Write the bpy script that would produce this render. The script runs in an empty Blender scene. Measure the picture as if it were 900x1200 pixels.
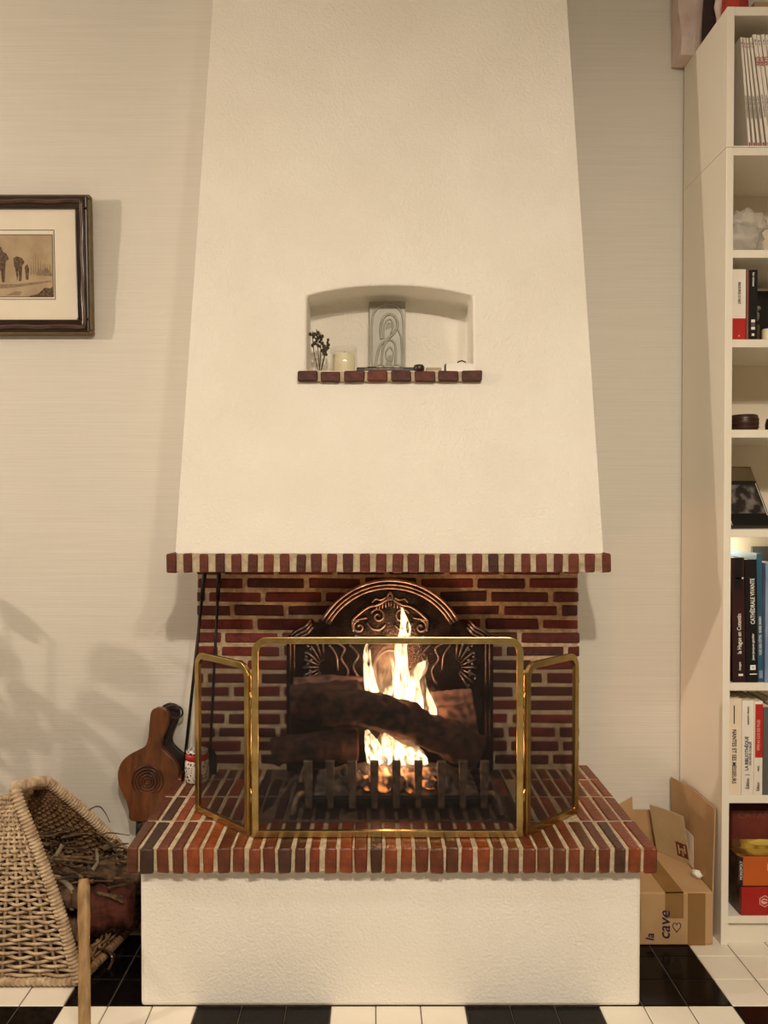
import bpy, bmesh, math, random
from mathutils import Vector, Matrix, noise

random.seed(7)
R = math.radians
sc = bpy.context.scene
col = sc.collection

# ------------------------------------------------------------------ camera
F = 945.0; PITCH = R(.915); CX, CY = 436.7, 609.3; H = 1.117
cam_d = bpy.data.cameras.new('camera'); cam = bpy.data.objects.new('camera', cam_d); col.objects.link(cam)
cam.location = (0, 0, H); cam.rotation_euler = (R(90) - PITCH, 0, 0)
cam_d.sensor_width = 36; cam_d.lens = F * 36 / 1200
cam_d.shift_x = (450 - CX) / 1200; cam_d.shift_y = (CY - 600) / 1200
cam_d.clip_start = .05
sc.camera = cam

# ------------------------------------------------------------------ light
w = bpy.data.worlds.new('world'); sc.world = w; w.use_nodes = True
w.node_tree.nodes['Background'].inputs[0].default_value = (1, .85, .65, 1)
w.node_tree.nodes['Background'].inputs[1].default_value = .02
def lamp(name, loc, power, color, r):
    d = bpy.data.lights.new(name, 'POINT'); d.energy = power; d.color = color; d.shadow_soft_size = r
    o = bpy.data.objects.new(name, d); o.location = loc; col.objects.link(o); return o
WARM = (1, .87, .70)
def shade_light(name, loc, power, size):        # what a lamp shade sends downward
    d = bpy.data.lights.new(name, 'AREA'); d.shape = 'DISK'; d.size = size; d.energy = power; d.color = WARM
    o = bpy.data.objects.new(name, d); o.location = loc; col.objects.link(o); return o
shade_light('ceiling_lamp_downlight', (.145, -.5, 2.55), 36, .10)
shade_light('ceiling_lamp_second_downlight', (.78, -.5, 2.47), 19, .18)
lamp('ceiling_lamp', (.145, -.5, 2.58), 19, WARM, .05)
lamp('ceiling_lamp_second', (.78, -.5, 2.5), 12, WARM, .09)
lamp('side_lamp', (-3.0, 1.1, 2.0), 80, (1, .84, .69), .035)
v = sc.view_settings
v.view_transform = 'Standard'; v.look = 'None'; v.gamma = 1; v.use_curve_mapping = False; v.exposure = 0.50

# ------------------------------------------------------------------ helpers
def P(px, py, Y):
    """photo pixel at real depth Y -> world point"""
    s, c = math.sin(PITCH), math.cos(PITCH)
    t = (CY - py) / F
    h = Y * (t * c - s) / (c + t * s)
    dep = Y * c - h * s
    return Vector(((px - CX) * dep / F, Y, H + h))
def on_plane(px, py, z):
    """photo pixel on the horizontal plane z -> world point"""
    s, c = math.sin(PITCH), math.cos(PITCH)
    t = (CY - py) / F; h = z - H
    Y = h * (c + t * s) / (t * c - s)
    dep = Y * c - h * s
    return Vector(((px - CX) * dep / F, Y, z))
def S(r, g, b):
    f = lambda u: (u / 12.92 if u <= .04045 else ((u + .055) / 1.055) ** 2.4)
    return (f(r / 255), f(g / 255), f(b / 255), 1)

M = {}
def mat(name, c, rough=.6, c2=None, scale=30, bump=0, bscale=None, metal=0, stretch=(1, 1, 1), detail=4, spec=.5, coat=0, contrast=(.35, .65), rnd=None, coords='Object'):
    m = bpy.data.materials.new(name); m.use_nodes = True; nt = m.node_tree; N = nt.nodes; L = nt.links
    b = N['Principled BSDF']
    b.inputs['Roughness'].default_value = rough; b.inputs['Metallic'].default_value = metal
    b.inputs['Specular IOR Level'].default_value = spec; b.inputs['Coat Weight'].default_value = coat
    tc = N.new('ShaderNodeTexCoord'); mp = N.new('ShaderNodeMapping'); mp.inputs['Scale'].default_value = stretch
    L.new(tc.outputs[coords], mp.inputs['Vector'])
    base = None
    if rnd:                                     # one colour out of a ramp for each object
        oi = N.new('ShaderNodeObjectInfo'); rp = N.new('ShaderNodeValToRGB'); rp.color_ramp.interpolation = 'LINEAR'
        el = rp.color_ramp.elements
        while len(el) < len(rnd): el.new(.5)
        for i, k in enumerate(rnd): el[i].position = i / (len(rnd) - 1); el[i].color = k
        L.new(oi.outputs['Random'], rp.inputs['Fac']); base = rp.outputs['Color']
    if c2:
        n = N.new('ShaderNodeTexNoise'); n.inputs['Scale'].default_value = scale; n.inputs['Detail'].default_value = detail
        L.new(mp.outputs[0], n.inputs['Vector'])
        cr = N.new('ShaderNodeValToRGB'); cr.color_ramp.elements[0].position = contrast[0]; cr.color_ramp.elements[1].position = contrast[1]
        cr.color_ramp.elements[0].color = c; cr.color_ramp.elements[1].color = c2
        L.new(n.outputs['Fac'], cr.inputs['Fac'])
        if base:
            mx = N.new('ShaderNodeMix'); mx.data_type = 'RGBA'; mx.blend_type = 'MULTIPLY'; mx.inputs['Factor'].default_value = 1
            L.new(base, mx.inputs['A']); L.new(cr.outputs[0], mx.inputs['B']); base = mx.outputs['Result']
        else: base = cr.outputs[0]
    if base: L.new(base, b.inputs['Base Color'])
    else: b.inputs['Base Color'].default_value = c
    if bump:
        n2 = N.new('ShaderNodeTexNoise'); n2.inputs['Scale'].default_value = bscale or scale * 2; n2.inputs['Detail'].default_value = 5
        L.new(mp.outputs[0], n2.inputs['Vector'])
        bp = N.new('ShaderNodeBump'); bp.inputs['Strength'].default_value = bump; bp.inputs['Distance'].default_value = .004
        L.new(n2.outputs['Fac'], bp.inputs['Height']); L.new(bp.outputs[0], b.inputs['Normal'])
    M[name] = m; return m

W = {}                                          # world matrix of each object
def link(o, parent=None, world=None):
    col.objects.link(o)
    world = world or Matrix.Identity(4)
    W[o] = world; o.matrix_basis = world
    if parent:
        o.parent = parent; o.matrix_parent_inverse = W[parent].inverted()
    return o
def tag(o, label=None, cat=None, group=None, kind=None):
    if label: o['label'] = label
    if cat: o['category'] = cat
    if group: o['group'] = group
    if kind: o['kind'] = kind
    return o
def thing(name, loc, label, cat, group=None):
    o = bpy.data.objects.new(name, None); o.empty_display_size = .05
    link(o, None, Matrix.Translation(Vector(loc)))
    return tag(o, label, cat, group)

class MB:
    def __init__(s): s.v = []; s.f = []; s.m = []
    def add(s, vs, fs, mi=0):
        k = len(s.v); s.v += [tuple(q) for q in vs]; s.f += [tuple(i + k for i in f) for f in fs]; s.m += [mi] * len(fs); return s
    def box(s, x0, x1, y0, y1, z0, z1, X=None, mi=0):
        vs = [Vector((x, y, z)) for z in (z0, z1) for y in (y0, y1) for x in (x0, x1)]
        if X: vs = [X @ q for q in vs]
        return s.add(vs, [(0, 2, 3, 1), (4, 5, 7, 6), (0, 1, 5, 4), (2, 6, 7, 3), (0, 4, 6, 2), (1, 3, 7, 5)], mi)
    def tube(s, path, rad, n=8, caps=True, flat=1.0, jit=0, closed=False, mi=0, up=(0, 0, 1)):
        path = [Vector(q) for q in path]; k = len(path)
        if not hasattr(rad, '__len__'): rad = [rad] * k
        vs = []; u = None
        for i, q in enumerate(path):
            if closed: t = path[(i + 1) % k] - path[i - 1]
            else: t = path[min(i + 1, k - 1)] - path[max(i - 1, 0)]
            t = t.normalized() if t.length > 1e-9 else Vector((0, 0, 1))
            if u is None:
                u = Vector(up).cross(t)
                if u.length < 1e-3: u = Vector((1, 0, 0)).cross(t)
            else: u = u - t * u.dot(t)
            if u.length < 1e-6: u = t.orthogonal()
            u.normalize(); w_ = t.cross(u)
            for j in range(n):
                a = 2 * math.pi * j / n; r = rad[i]
                if jit: e_ = Vector((math.cos(a) * 1.6, math.sin(a) * 1.6, 0)) + q * 22; r *= 1 + jit * (noise.noise(e_) + .45 * noise.noise(e_ * 3.1) + .25 * noise.noise(e_ * 7))
                vs.append(q + u * (r * math.cos(a)) + w_ * (r * flat * math.sin(a)))
        fs = []
        for i in range(k if closed else k - 1):
            for j in range(n):
                a, b = i * n + j, i * n + (j + 1) % n; c, d = ((i + 1) % k) * n + (j + 1) % n, ((i + 1) % k) * n + j
                fs.append((a, b, c, d))
        if caps and not closed: fs += [tuple(range(n))[::-1], tuple(range((k - 1) * n, k * n))]
        return s.add(vs, fs, mi)
    def prism(s, poly, fn, t0, t1, mi=0):
        """poly of 2-D points, fn(u, v, t) -> world; t0 front, t1 back"""
        n = len(poly)
        vs = [fn(a, b, t0) for a, b in poly] + [fn(a, b, t1) for a, b in poly]
        fs = [tuple(range(n)), tuple(range(2 * n - 1, n - 1, -1))] + [(i, i + n, (i + 1) % n + n, (i + 1) % n) for i in range(n)]
        return s.add(vs, fs, mi)
    def lathe(s, prof, c, n=24, X=None, mi=0):
        c = Vector(c); vs = []
        for r, z in prof:
            for j in range(n):
                a = 2 * math.pi * j / n; q = Vector((r * math.cos(a), r * math.sin(a), z))
                vs.append((X @ q if X else q) + c)
        fs = [(i * n + j, i * n + (j + 1) % n, (i + 1) * n + (j + 1) % n, (i + 1) * n + j) for i in range(len(prof) - 1) for j in range(n)]
        fs += [tuple(range(n))[::-1], tuple(range((len(prof) - 1) * n, len(prof) * n))]
        return s.add(vs, fs, mi)
    def ball(s, c, r, n=8, sc_=(1, 1, 1), mi=0):
        vs = []; fs = []; c = Vector(c)
        for i in range(1, n // 2):
            for j in range(n):
                th, ph = math.pi * i / (n // 2), 2 * math.pi * j / n
                vs.append(c + Vector((r * sc_[0] * math.sin(th) * math.cos(ph), r * sc_[1] * math.sin(th) * math.sin(ph), r * sc_[2] * math.cos(th))))
        k = n // 2 - 1
        vs += [c + Vector((0, 0, r * sc_[2])), c - Vector((0, 0, r * sc_[2]))]
        for i in range(k - 1):
            for j in range(n): fs.append((i * n + j, (i + 1) * n + j, (i + 1) * n + (j + 1) % n, i * n + (j + 1) % n))
        for j in range(n): fs.append((k * n, j, (j + 1) % n)); fs.append((k * n + 1, (k - 1) * n + (j + 1) % n, (k - 1) * n + j))
        return s.add(vs, fs, mi)
    def mesh(s, name, mats, smooth=False):
        me = bpy.data.meshes.new(name); me.from_pydata(s.v, [], s.f)
        for m in (mats if isinstance(mats, (list, tuple)) else [mats]): me.materials.append(M[m])
        if len(set(s.m)) > 1: me.polygons.foreach_set('material_index', s.m)
        bm = bmesh.new(); bm.from_mesh(me); bmesh.ops.recalc_face_normals(bm, faces=bm.faces); bm.to_mesh(me); bm.free()
        if smooth: me.polygons.foreach_set('use_smooth', [True] * len(me.polygons))
        me.update(); return me
    def build(s, name, mats, parent=None, smooth=False, bevel=0, seg=2, kind=None, label=None):
        o = bpy.data.objects.new(name, s.mesh(name, mats, smooth)); link(o, parent)
        if bevel:
            b = o.modifiers.new('bevel', 'BEVEL'); b.width = bevel; b.segments = seg; b.limit_method = 'ANGLE'; b.angle_limit = R(35)
        if kind: o['kind'] = kind
        if label: o['label'] = label
        return o
def spline(pts, n=6):
    """Catmull-Rom through points of any dimension"""
    pts = [Vector(q) for q in pts]; out = []
    for i in range(len(pts) - 1):
        p0, p1, p2, p3 = pts[max(i - 1, 0)], pts[i], pts[i + 1], pts[min(i + 2, len(pts) - 1)]
        for k in range(n):
            t = k / n
            out.append(.5 * ((2 * p1) + (p2 - p0) * t + (2 * p0 - 5 * p1 + 4 * p2 - p3) * t * t + (3 * p1 - p0 - 3 * p2 + p3) * t ** 3))
    out.append(pts[-1]); return out
def text(body, size, parent, m, fn, align='CENTER', name='lettering', shear=0, bold=0, sx=1):
    """flat print: glyph outlines mapped by fn(u, v) to world points"""
    cu = bpy.data.curves.new('t', 'FONT'); cu.body = body; cu.size = size; cu.align_x = align; cu.align_y = 'CENTER'; cu.shear = shear; cu.offset = bold; cu.resolution_u = 2
    to = bpy.data.objects.new('t', cu); col.objects.link(to)
    dg = bpy.context.evaluated_depsgraph_get(); me0 = to.evaluated_get(dg).to_mesh()
    mb = MB(); mb.add([fn(q.co.x * sx, q.co.y) for q in me0.vertices], [tuple(p.vertices) for p in me0.polygons])
    to.evaluated_get(dg).to_mesh_clear(); bpy.data.objects.remove(to); bpy.data.curves.remove(cu)
    return mb.build(name, m, parent)

# ------------------------------------------------------------------ materials
mat('wall_paper', S(212, 207, 196), .75, S(217, 212, 202), 3, bump=.18, bscale=1, stretch=(3, 3, 260))
M['wall_paper'].node_tree.nodes['Noise Texture'].inputs['Scale'].default_value = 1.2
mat('room_paint', S(118, 109, 98), .8, S(126, 117, 106), 3)
mat('ceiling_paint', S(206, 200, 190), .8, S(210, 204, 194), 3)
mat('roughcast', S(236, 230, 218), .85, S(241, 236, 225), 5, bump=.55, bscale=150)
mat('grout', S(66, 57, 48), .9, S(90, 79, 66), 40)
mat('tile_white', S(226, 218, 202), .28, S(236, 229, 214), 6, bump=.04, bscale=12)
mat('tile_black', S(10, 8, 8), .14, S(16, 12, 12), 8, bump=.03, bscale=12, spec=.2)
mat('mortar', S(170, 152, 124), .9, S(200, 183, 154), 60, bump=.7, bscale=180)
mat('mortar_dark', S(160, 138, 112), .9, S(192, 172, 142), 60, bump=.7, bscale=180)
MOT = dict(c=(.62, .62, .62, 1), c2=(1.12, 1.08, 1.05, 1), scale=38, detail=6)
mat('brick_hearth', rough=.38, bump=.5, bscale=110, rnd=[S(66, 36, 23), S(136, 64, 28), S(96, 48, 26), S(150, 70, 30), S(76, 42, 25), S(124, 52, 26), S(58, 37, 27), S(112, 58, 29)], spec=.5, **MOT)
mat('brick_sooty', rough=.5, bump=.5, bscale=110, rnd=[S(34, 22, 20), S(58, 32, 26), S(44, 26, 22), S(66, 38, 30)], **MOT)
mat('mortar_sooty', S(64, 50, 42), .9, S(104, 86, 70), 30, bump=.7, bscale=180)
mat('brick_mantel', rough=.6, bump=.6, bscale=110, rnd=[S(58, 24, 16), S(106, 44, 22), S(78, 31, 18), S(116, 49, 24), S(66, 26, 16)], **MOT)
mat('brick_wall', rough=.5, bump=.6, bscale=110, rnd=[S(64, 18, 13), S(98, 29, 19), S(54, 18, 14), S(112, 35, 23), S(80, 23, 16)], **MOT)
mat('brass', S(206, 180, 120), .26, S(178, 150, 92), 25, metal=1, bump=.05)
mat('mesh_wire', S(20, 15, 13), .6, spec=.3)
mat('cast_iron', S(74, 62, 58), .27, S(46, 38, 35), 30, metal=.95, bump=.3, bscale=140)
mat('cast_iron_highlit', S(158, 140, 132), .36, S(108, 94, 88), 40, metal=.9, bump=.2, bscale=140)  # lighter iron for raised relief: fire and room highlights put into its colour
mat('black_iron', S(22, 18, 17), .5, S(36, 30, 27), 40, metal=.5, bump=.2)
mat('grate_iron', S(92, 78, 68), .5, S(146, 128, 112), 60, metal=.35, bump=.4, bscale=200)
mat('charred_bark', S(20, 13, 11), .95, S(78, 47, 34), 44, bump=1, bscale=110, detail=8)
mat('ashy_log', S(58, 38, 31), .95, S(136, 100, 84), 34, bump=1, bscale=60)
mat('ash', S(120, 108, 98), .95, S(60, 48, 42), 60, bump=1, bscale=150)
mat('coal', S(28, 20, 18), .95, S(120, 104, 94), 60, bump=.8, bscale=150)

# glowing ember: a red-hot crust
def ember_mat():
    m = mat('ember', S(40, 28, 24), .95, S(150, 128, 116), 50, bump=.8, bscale=120); N = m.node_tree.nodes; L = m.node_tree.links; b = N['Principled BSDF']
    n = N.new('ShaderNodeTexNoise'); n.inputs['Scale'].default_value = 42; cr = N.new('ShaderNodeValToRGB')
    cr.color_ramp.elements[0].position = .48; cr.color_ramp.elements[0].color = (0, 0, 0, 1); cr.color_ramp.elements[1].position = .7; cr.color_ramp.elements[1].color = (1, .30, .07, 1)
    tc = N.new('ShaderNodeTexCoord'); L.new(tc.outputs['Object'], n.inputs['Vector']); L.new(n.outputs['Fac'], cr.inputs['Fac']); L.new(cr.outputs[0], b.inputs['Emission Color']); b.inputs['Emission Strength'].default_value = 1.8
ember_mat()
def flame_mat(name, strength, c0, c1, scale):
    m = bpy.data.materials.new(name); m.use_nodes = True; N = m.node_tree.nodes; L = m.node_tree.links; N.clear()
    out = N.new('ShaderNodeOutputMaterial'); ad = N.new('ShaderNodeAddShader'); tr = N.new('ShaderNodeBsdfTransparent'); em = N.new('ShaderNodeEmission')
    tc = N.new('ShaderNodeTexCoord'); mp = N.new('ShaderNodeMapping'); mp.inputs['Scale'].default_value = (scale, scale, scale * .22); n = N.new('ShaderNodeTexNoise'); n.inputs['Scale'].default_value = 1; n.inputs['Detail'].default_value = 2; n.inputs['Distortion'].default_value = .6
    L.new(tc.outputs['Object'], mp.inputs['Vector']); L.new(mp.outputs[0], n.inputs['Vector'])
    r1 = N.new('ShaderNodeMapRange'); r1.inputs['From Min'].default_value = .41; r1.inputs['From Max'].default_value = .62; L.new(n.outputs['Fac'], r1.inputs['Value'])
    sp = N.new('ShaderNodeSeparateXYZ'); L.new(tc.outputs['Generated'], sp.inputs[0])
    cr = N.new('ShaderNodeValToRGB'); cr.color_ramp.elements[0].color = c0; cr.color_ramp.elements[1].color = c1; L.new(sp.outputs['Z'], cr.inputs['Fac'])
    fo = N.new('ShaderNodeMapRange'); fo.inputs['From Min'].default_value = 1.0; fo.inputs['From Max'].default_value = .55; L.new(sp.outputs['Z'], fo.inputs['Value']); fo.inputs['To Min'].default_value = .35
    mu = N.new('ShaderNodeMath'); mu.operation = 'MULTIPLY'; L.new(r1.outputs[0], mu.inputs[0]); L.new(fo.outputs[0], mu.inputs[1])
    m2 = N.new('ShaderNodeMath'); m2.operation = 'MULTIPLY'; m2.inputs[1].default_value = strength; L.new(mu.outputs[0], m2.inputs[0])
    L.new(cr.outputs[0], em.inputs['Color']); L.new(m2.outputs[0], em.inputs['Strength']); L.new(tr.outputs[0], ad.inputs[0]); L.new(em.outputs[0], ad.inputs[1]); L.new(ad.outputs[0], out.inputs[0]); M[name] = m
flame_mat('flame_body', .5, (1, .60, .30, 1), (1, .48, .18, 1), 46)
flame_mat('flame_core', 2.8, (1, .82, .48, 1), (1, .70, .34, 1), 85)

mat('wicker', S(158, 132, 104), .6, S(206, 182, 150), 45, bump=.3, bscale=300, spec=.4)
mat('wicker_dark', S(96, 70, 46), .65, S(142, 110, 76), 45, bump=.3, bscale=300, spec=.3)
mat('handle_wood', S(126, 96, 58), .5, S(164, 130, 84), 10, stretch=(6, 6, .6), bump=.15)
mat('bellows_wood', S(76, 42, 20), .35, S(108, 62, 30), 14, stretch=(5, 1, 1), bump=.1, coat=.2)
mat('bellows_ring', S(50, 24, 11), .35, S(84, 44, 22), 20)
mat('dark_leather', S(26, 16, 13), .45, S(40, 26, 20), 50, bump=.4)
mat('bark', S(46, 32, 23), .95, S(110, 84, 60), 30, bump=1, bscale=60, stretch=(1, 1, 1))
mat('bark_pale', S(110, 96, 80), .95, S(160, 146, 124), 30, bump=.9, bscale=70)
mat('split_wood', S(58, 24, 15), .85, S(92, 40, 24), 12, stretch=(1, 1, 9), bump=.6, bscale=30)
mat('cut_wood', S(140, 96, 58), .85, S(176, 130, 82), 16, bump=.4)
mat('twig', S(62, 45, 32), .9, S(122, 96, 68), 60, bump=.6)
mat('plastic_film', S(60, 44, 32), .15, S(90, 70, 52), 30, spec=.8)
mat('frame_wood', S(30, 16, 11), .3, S(44, 25, 17), 20, coat=.25)
mat('frame_side', S(104, 84, 42), .45, S(86, 66, 32), 40)
mat('frame_wave', S(84, 60, 46), .22, S(62, 42, 32), 20, coat=.4)
mat('mat_board', S(222, 213, 194), .9, S(227, 218, 200), 10)
mat('print_paper', S(176, 156, 126), .9, S(160, 138, 108), 22)
mat('ink', S(70, 54, 42), .95, S(110, 90, 70), 160)
mat('ink_pale', S(128, 108, 86), .95, S(150, 130, 104), 140)
mat('ink_line', S(66, 52, 34), .9)
mat('laminate', S(236, 228, 212), .35, S(238, 231, 216), 4)
mat('laminate_back', S(226, 214, 192), .5, S(230, 219, 198), 4)
mat('kraft', S(176, 140, 98), .8, S(188, 153, 110), 8, bump=.08, bscale=60)
mat('kraft_grey', S(176, 150, 112), .8, S(188, 164, 126), 8, bump=.1)
mat('parcel_tape', S(136, 100, 54), .22, S(144, 107, 60), 12)
mat('pen_ink', S(42, 20, 62), .6)
mat('plaque_stone', S(158, 156, 142), .4, S(172, 169, 154), 25, bump=.15)
mat('candle_wax', S(248, 236, 200), .5); M['candle_wax'].node_tree.nodes['Principled BSDF'].inputs['Subsurface Weight'].default_value = .15
m = bpy.data.materials.new('clear_glass'); m.use_nodes = True; N = m.node_tree.nodes; L = m.node_tree.links; N.clear()
o_ = N.new('ShaderNodeOutputMaterial'); x_ = N.new('ShaderNodeMixShader'); x_.inputs[0].default_value = .07; t_ = N.new('ShaderNodeBsdfTransparent'); t_.inputs[0].default_value = (.985, .985, .98, 1); g_ = N.new('ShaderNodeBsdfGlossy'); g_.inputs['Roughness'].default_value = .05
L.new(t_.outputs[0], x_.inputs[1]); L.new(g_.outputs[0], x_.inputs[2]); L.new(x_.outputs[0], o_.inputs[0]); M['clear_glass'] = m
g = mat('clear_plastic', S(240, 234, 224), .12, bump=.5, bscale=30); g.node_tree.nodes['Principled BSDF'].inputs['Transmission Weight'].default_value = .55; g.node_tree.nodes['Principled BSDF'].inputs['IOR'].default_value = 1.15
mat('dried_flower', S(52, 44, 34), .9, S(86, 72, 52), 90)
mat('black_plastic', S(20, 18, 18), .35)
mat('white_card', S(240, 236, 226), .6)
mat('grey_card', S(176, 160, 138), .7)
mat('page_paper', S(232, 222, 200), .85, S(214, 202, 178), 200, stretch=(30, 1, 1))
mat('paper_white', S(236, 228, 216), .45, S(230, 220, 206), 8)
mat('paper_cream', S(232, 214, 188), .5, S(236, 220, 196), 8)
mat('book_black', S(16, 14, 16), .3, S(22, 19, 21), 10)
mat('book_maroon', S(40, 16, 16), .35, S(54, 22, 20), 10)
mat('book_blue', S(40, 84, 110), .35, S(52, 98, 124), 10)
mat('book_sky', S(120, 140, 176), .35, S(168, 184, 206), 6)
mat('book_red', S(176, 34, 28), .35, S(188, 42, 34), 10)
mat('book_brown', S(130, 70, 60), .5, S(144, 82, 70), 10)
mat('book_grey', S(84, 84, 82), .5, S(96, 96, 92), 10)
mat('print_white', S(236, 232, 224), .6)
mat('print_black', S(30, 24, 24), .6)
mat('print_red', S(166, 32, 34), .6)
mat('print_pink', S(236, 170, 150), .6)
mat('dark_bowl', S(40, 22, 16), .35, S(64, 38, 26), 30, stretch=(1, 1, 8))
mat('game_maroon', S(84, 24, 20), .4, S(110, 40, 28), 12)
mat('game_brown', S(124, 66, 50), .5)
mat('game_art', S(90, 60, 26), .35, S(186, 150, 66), 18, contrast=(.42, .58))
mat('game_yellow', S(198, 176, 80), .4, S(214, 190, 96), 10)
mat('game_orange', S(182, 84, 22), .35, S(192, 92, 28), 10)
mat('game_red', S(158, 18, 16), .3, S(170, 24, 20), 10)
mat('game_side', S(44, 24, 20), .4, S(90, 60, 40), 30)
mat('pink_bag', S(226, 206, 196), .7, S(214, 190, 180), 14, bump=.5, bscale=25)
mat('dark_cloth', S(34, 18, 16), .9, S(48, 26, 22), 40)
mat('red_cloth', S(150, 42, 34), .85, S(178, 62, 48), 30, bump=.5)
mat('photo_dark', S(36, 32, 32), .3, S(120, 112, 106), 34, contrast=(.45, .62))
mat('olive_card', S(84, 72, 46), .5, S(96, 82, 54), 10)
mat('bird_grey', S(150, 138, 126), .7, S(110, 100, 92), 40)
mat('leaf', S(48, 78, 34), .5, S(70, 104, 48), 12)
mat('terracotta', S(150, 84, 58), .8, S(168, 100, 72), 12)
mat('soil', S(40, 28, 20), 1, S(60, 44, 30), 60)
mat('tin_red', S(170, 34, 34), .35)
def tin_mat():
    m = mat('tin_pattern', S(210, 200, 190), .4); N = m.node_tree.nodes; L = m.node_tree.links; b = N['Principled BSDF']
    tc = N.new('ShaderNodeTexCoord'); vo = N.new('ShaderNodeTexVoronoi'); vo.inputs['Scale'].default_value = 110; vo.feature = 'DISTANCE_TO_EDGE'
    L.new(tc.outputs['Object'], vo.inputs['Vector']); cr = N.new('ShaderNodeValToRGB'); cr.color_ramp.elements[0].position = .1; cr.color_ramp.elements[0].color = S(222, 214, 204); cr.color_ramp.elements[1].position = .22; cr.color_ramp.elements[1].color = S(70, 56, 56)
    L.new(vo.outputs['Distance'], cr.inputs['Fac']); L.new(cr.outputs[0], b.inputs['Base Color'])
tin_mat()

# ------------------------------------------------------------------ the room
YW = 2.327                                       # face of the wall behind the fireplace
XL, XR, YB, ZC = -3.6, 2.2, -3.2, 2.72
def struct(name, mb, m, **k):
    return tag(mb.build(name, m, **k), kind='structure')
struct('wall_back', MB().box(XL, XR, YW, YW + .12, 0, ZC), 'wall_paper')['label'] = 'cream wallpapered wall behind the fireplace with fine horizontal ribs'
struct('wall_left', MB().box(XL - .12, XL, YB, YW + .12, 0, ZC), 'room_paint')
struct('wall_right', MB().box(XR, XR + .12, YB, YW + .12, 0, ZC), 'room_paint')
struct('wall_front', MB().box(XL, XR, YB - .12, YB, 0, ZC), 'room_paint')
struct('ceiling', MB().box(XL, XR, YB, YW, ZC, ZC + .1), 'ceiling_paint')
floor = struct('floor', MB().box(XL, XR, YB, YW, -.08, -.0025), 'grout')
floor['label'] = 'black and white tiled floor laid in checkered squares of nine small tiles'
# small square tiles, three by three to a colour
TX0, TY0, TS, GAP = .807, 1.7895, .1, .0022
def tile_geo(mb, x0, x1, y0, y1, mi=0):
    b = .0018; zt = 0.0; z0 = -.006
    vs = [(x0, y0, z0), (x1, y0, z0), (x1, y1, z0), (x0, y1, z0), (x0, y0, zt - b), (x1, y0, zt - b), (x1, y1, zt - b), (x0, y1, zt - b), (x0 + b, y0 + b, zt), (x1 - b, y0 + b, zt), (x1 - b, y1 - b, zt), (x0 + b, y1 - b, zt)]
    mb.add(vs, [(0, 1, 5, 4), (1, 2, 6, 5), (2, 3, 7, 6), (3, 0, 4, 7), (4, 5, 9, 8), (5, 6, 10, 9), (6, 7, 11, 10), (7, 4, 8, 11), (8, 9, 10, 11)], mi)
# i counts tiles right of TX0, j behind TY0; the square left of TX0 behind TY0 is black
def black(i, j): return ((math.floor(i / 3)) + (math.floor(j / 3))) % 2 == 1
tm = {}
for key, m in ((True, 'tile_black'), (False, 'tile_white')):
    mb = MB(); tile_geo(mb, GAP / 2, TS - GAP / 2, GAP / 2, TS - GAP / 2); tm[key] = mb.mesh('tile', m)
    mb = MB(); tile_geo(mb, GAP / 2, TS - GAP / 2, GAP / 2, YW - TY0 - .5 - .002); tm[key, 'cut'] = mb.mesh('tile', m)
PY0 = on_plane(450, 1179.5, 0).y; PX0 = P(164.5, 1100, PY0).x; PX1 = P(751, 1100, PY0).x   # plinth footprint
field = MB()
for i in range(-44, 14):
    for j in range(-50, 6):
        x, y = TX0 + i * TS, TY0 + j * TS
        if x < XL or x + TS > XR or y < YB: continue
        near = -20 <= i <= 4 and -2 <= j <= 5
        if near:
            if x > PX0 and x + TS < PX1 and y > PY0: continue
            o = bpy.data.objects.new('tile', tm[black(i, j), 'cut'] if j == 5 else tm[black(i, j)])
            link(o, floor, Matrix.Translation((x, y, random.uniform(-.0006, 0))))
        elif j < 5: tile_geo(field, x + GAP / 2, x + TS - GAP / 2, y + GAP / 2, y + TS - GAP / 2, 1 if black(i, j) else 0)
field.build('tile_field', ['tile_white', 'tile_black'], floor, kind='stuff')
struct('baseboard_back', MB().box(XL, PX0 - .02, YW - .012, YW, 0, .07).box(PX1 + .02, .883, YW - .012, YW, 0, .07), 'laminate_back', bevel=.003)

# ------------------------------------------------------------------ fireplace
fp = thing('fireplace', (.03, 2.0, 0), 'white roughcast fireplace with tapered hood, red brick mantel and raised brick hearth', 'fireplace')
def brick_variants(name, m, sx, sy, sz, n=5, bev=.003):
    out = []
    for k in range(n):
        bm = bmesh.new(); bmesh.ops.create_cube(bm, size=1)
        for vtx in bm.verts:
            vtx.co = Vector((vtx.co.x * sx, vtx.co.y * sy, vtx.co.z * sz)) + Vector([random.uniform(-.0013, .0013) for _ in range(3)])
        bmesh.ops.bevel(bm, geom=bm.edges[:], offset=bev, segments=1, affect='EDGES')
        me = bpy.data.meshes.new(name); bm.to_mesh(me); bm.free(); me.materials.append(M[m]); out.append(me)
    return out
def brick(variants, loc, parent, rz=0, rx=0, ry=0, s=(1, 1, 1)):
    o = bpy.data.objects.new('brick', random.choice(variants))
    m = Matrix.Translation(Vector(loc)) @ Matrix.Rotation(rz, 4, 'Z') @ Matrix.Rotation(ry, 4, 'Y') @ Matrix.Rotation(rx, 4, 'X') @ Matrix.Diagonal((*s, 1))
    return link(o, parent, m)
jr = lambda a: random.uniform(-a, a)

# plinth of the hearth
HY0 = PY0 - .034; HX0 = P(148, 1010, HY0).x; HX1 = P(770, 1010, HY0).x; zt = P(450, 994, HY0).z; zb = P(450, 1024, HY0).z
pl = MB().box(PX0, PX1, PY0, YW, 0, zb + .004).build('plinth', 'roughcast', fp, bevel=.008)
BYF_S = YW - .04
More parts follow.
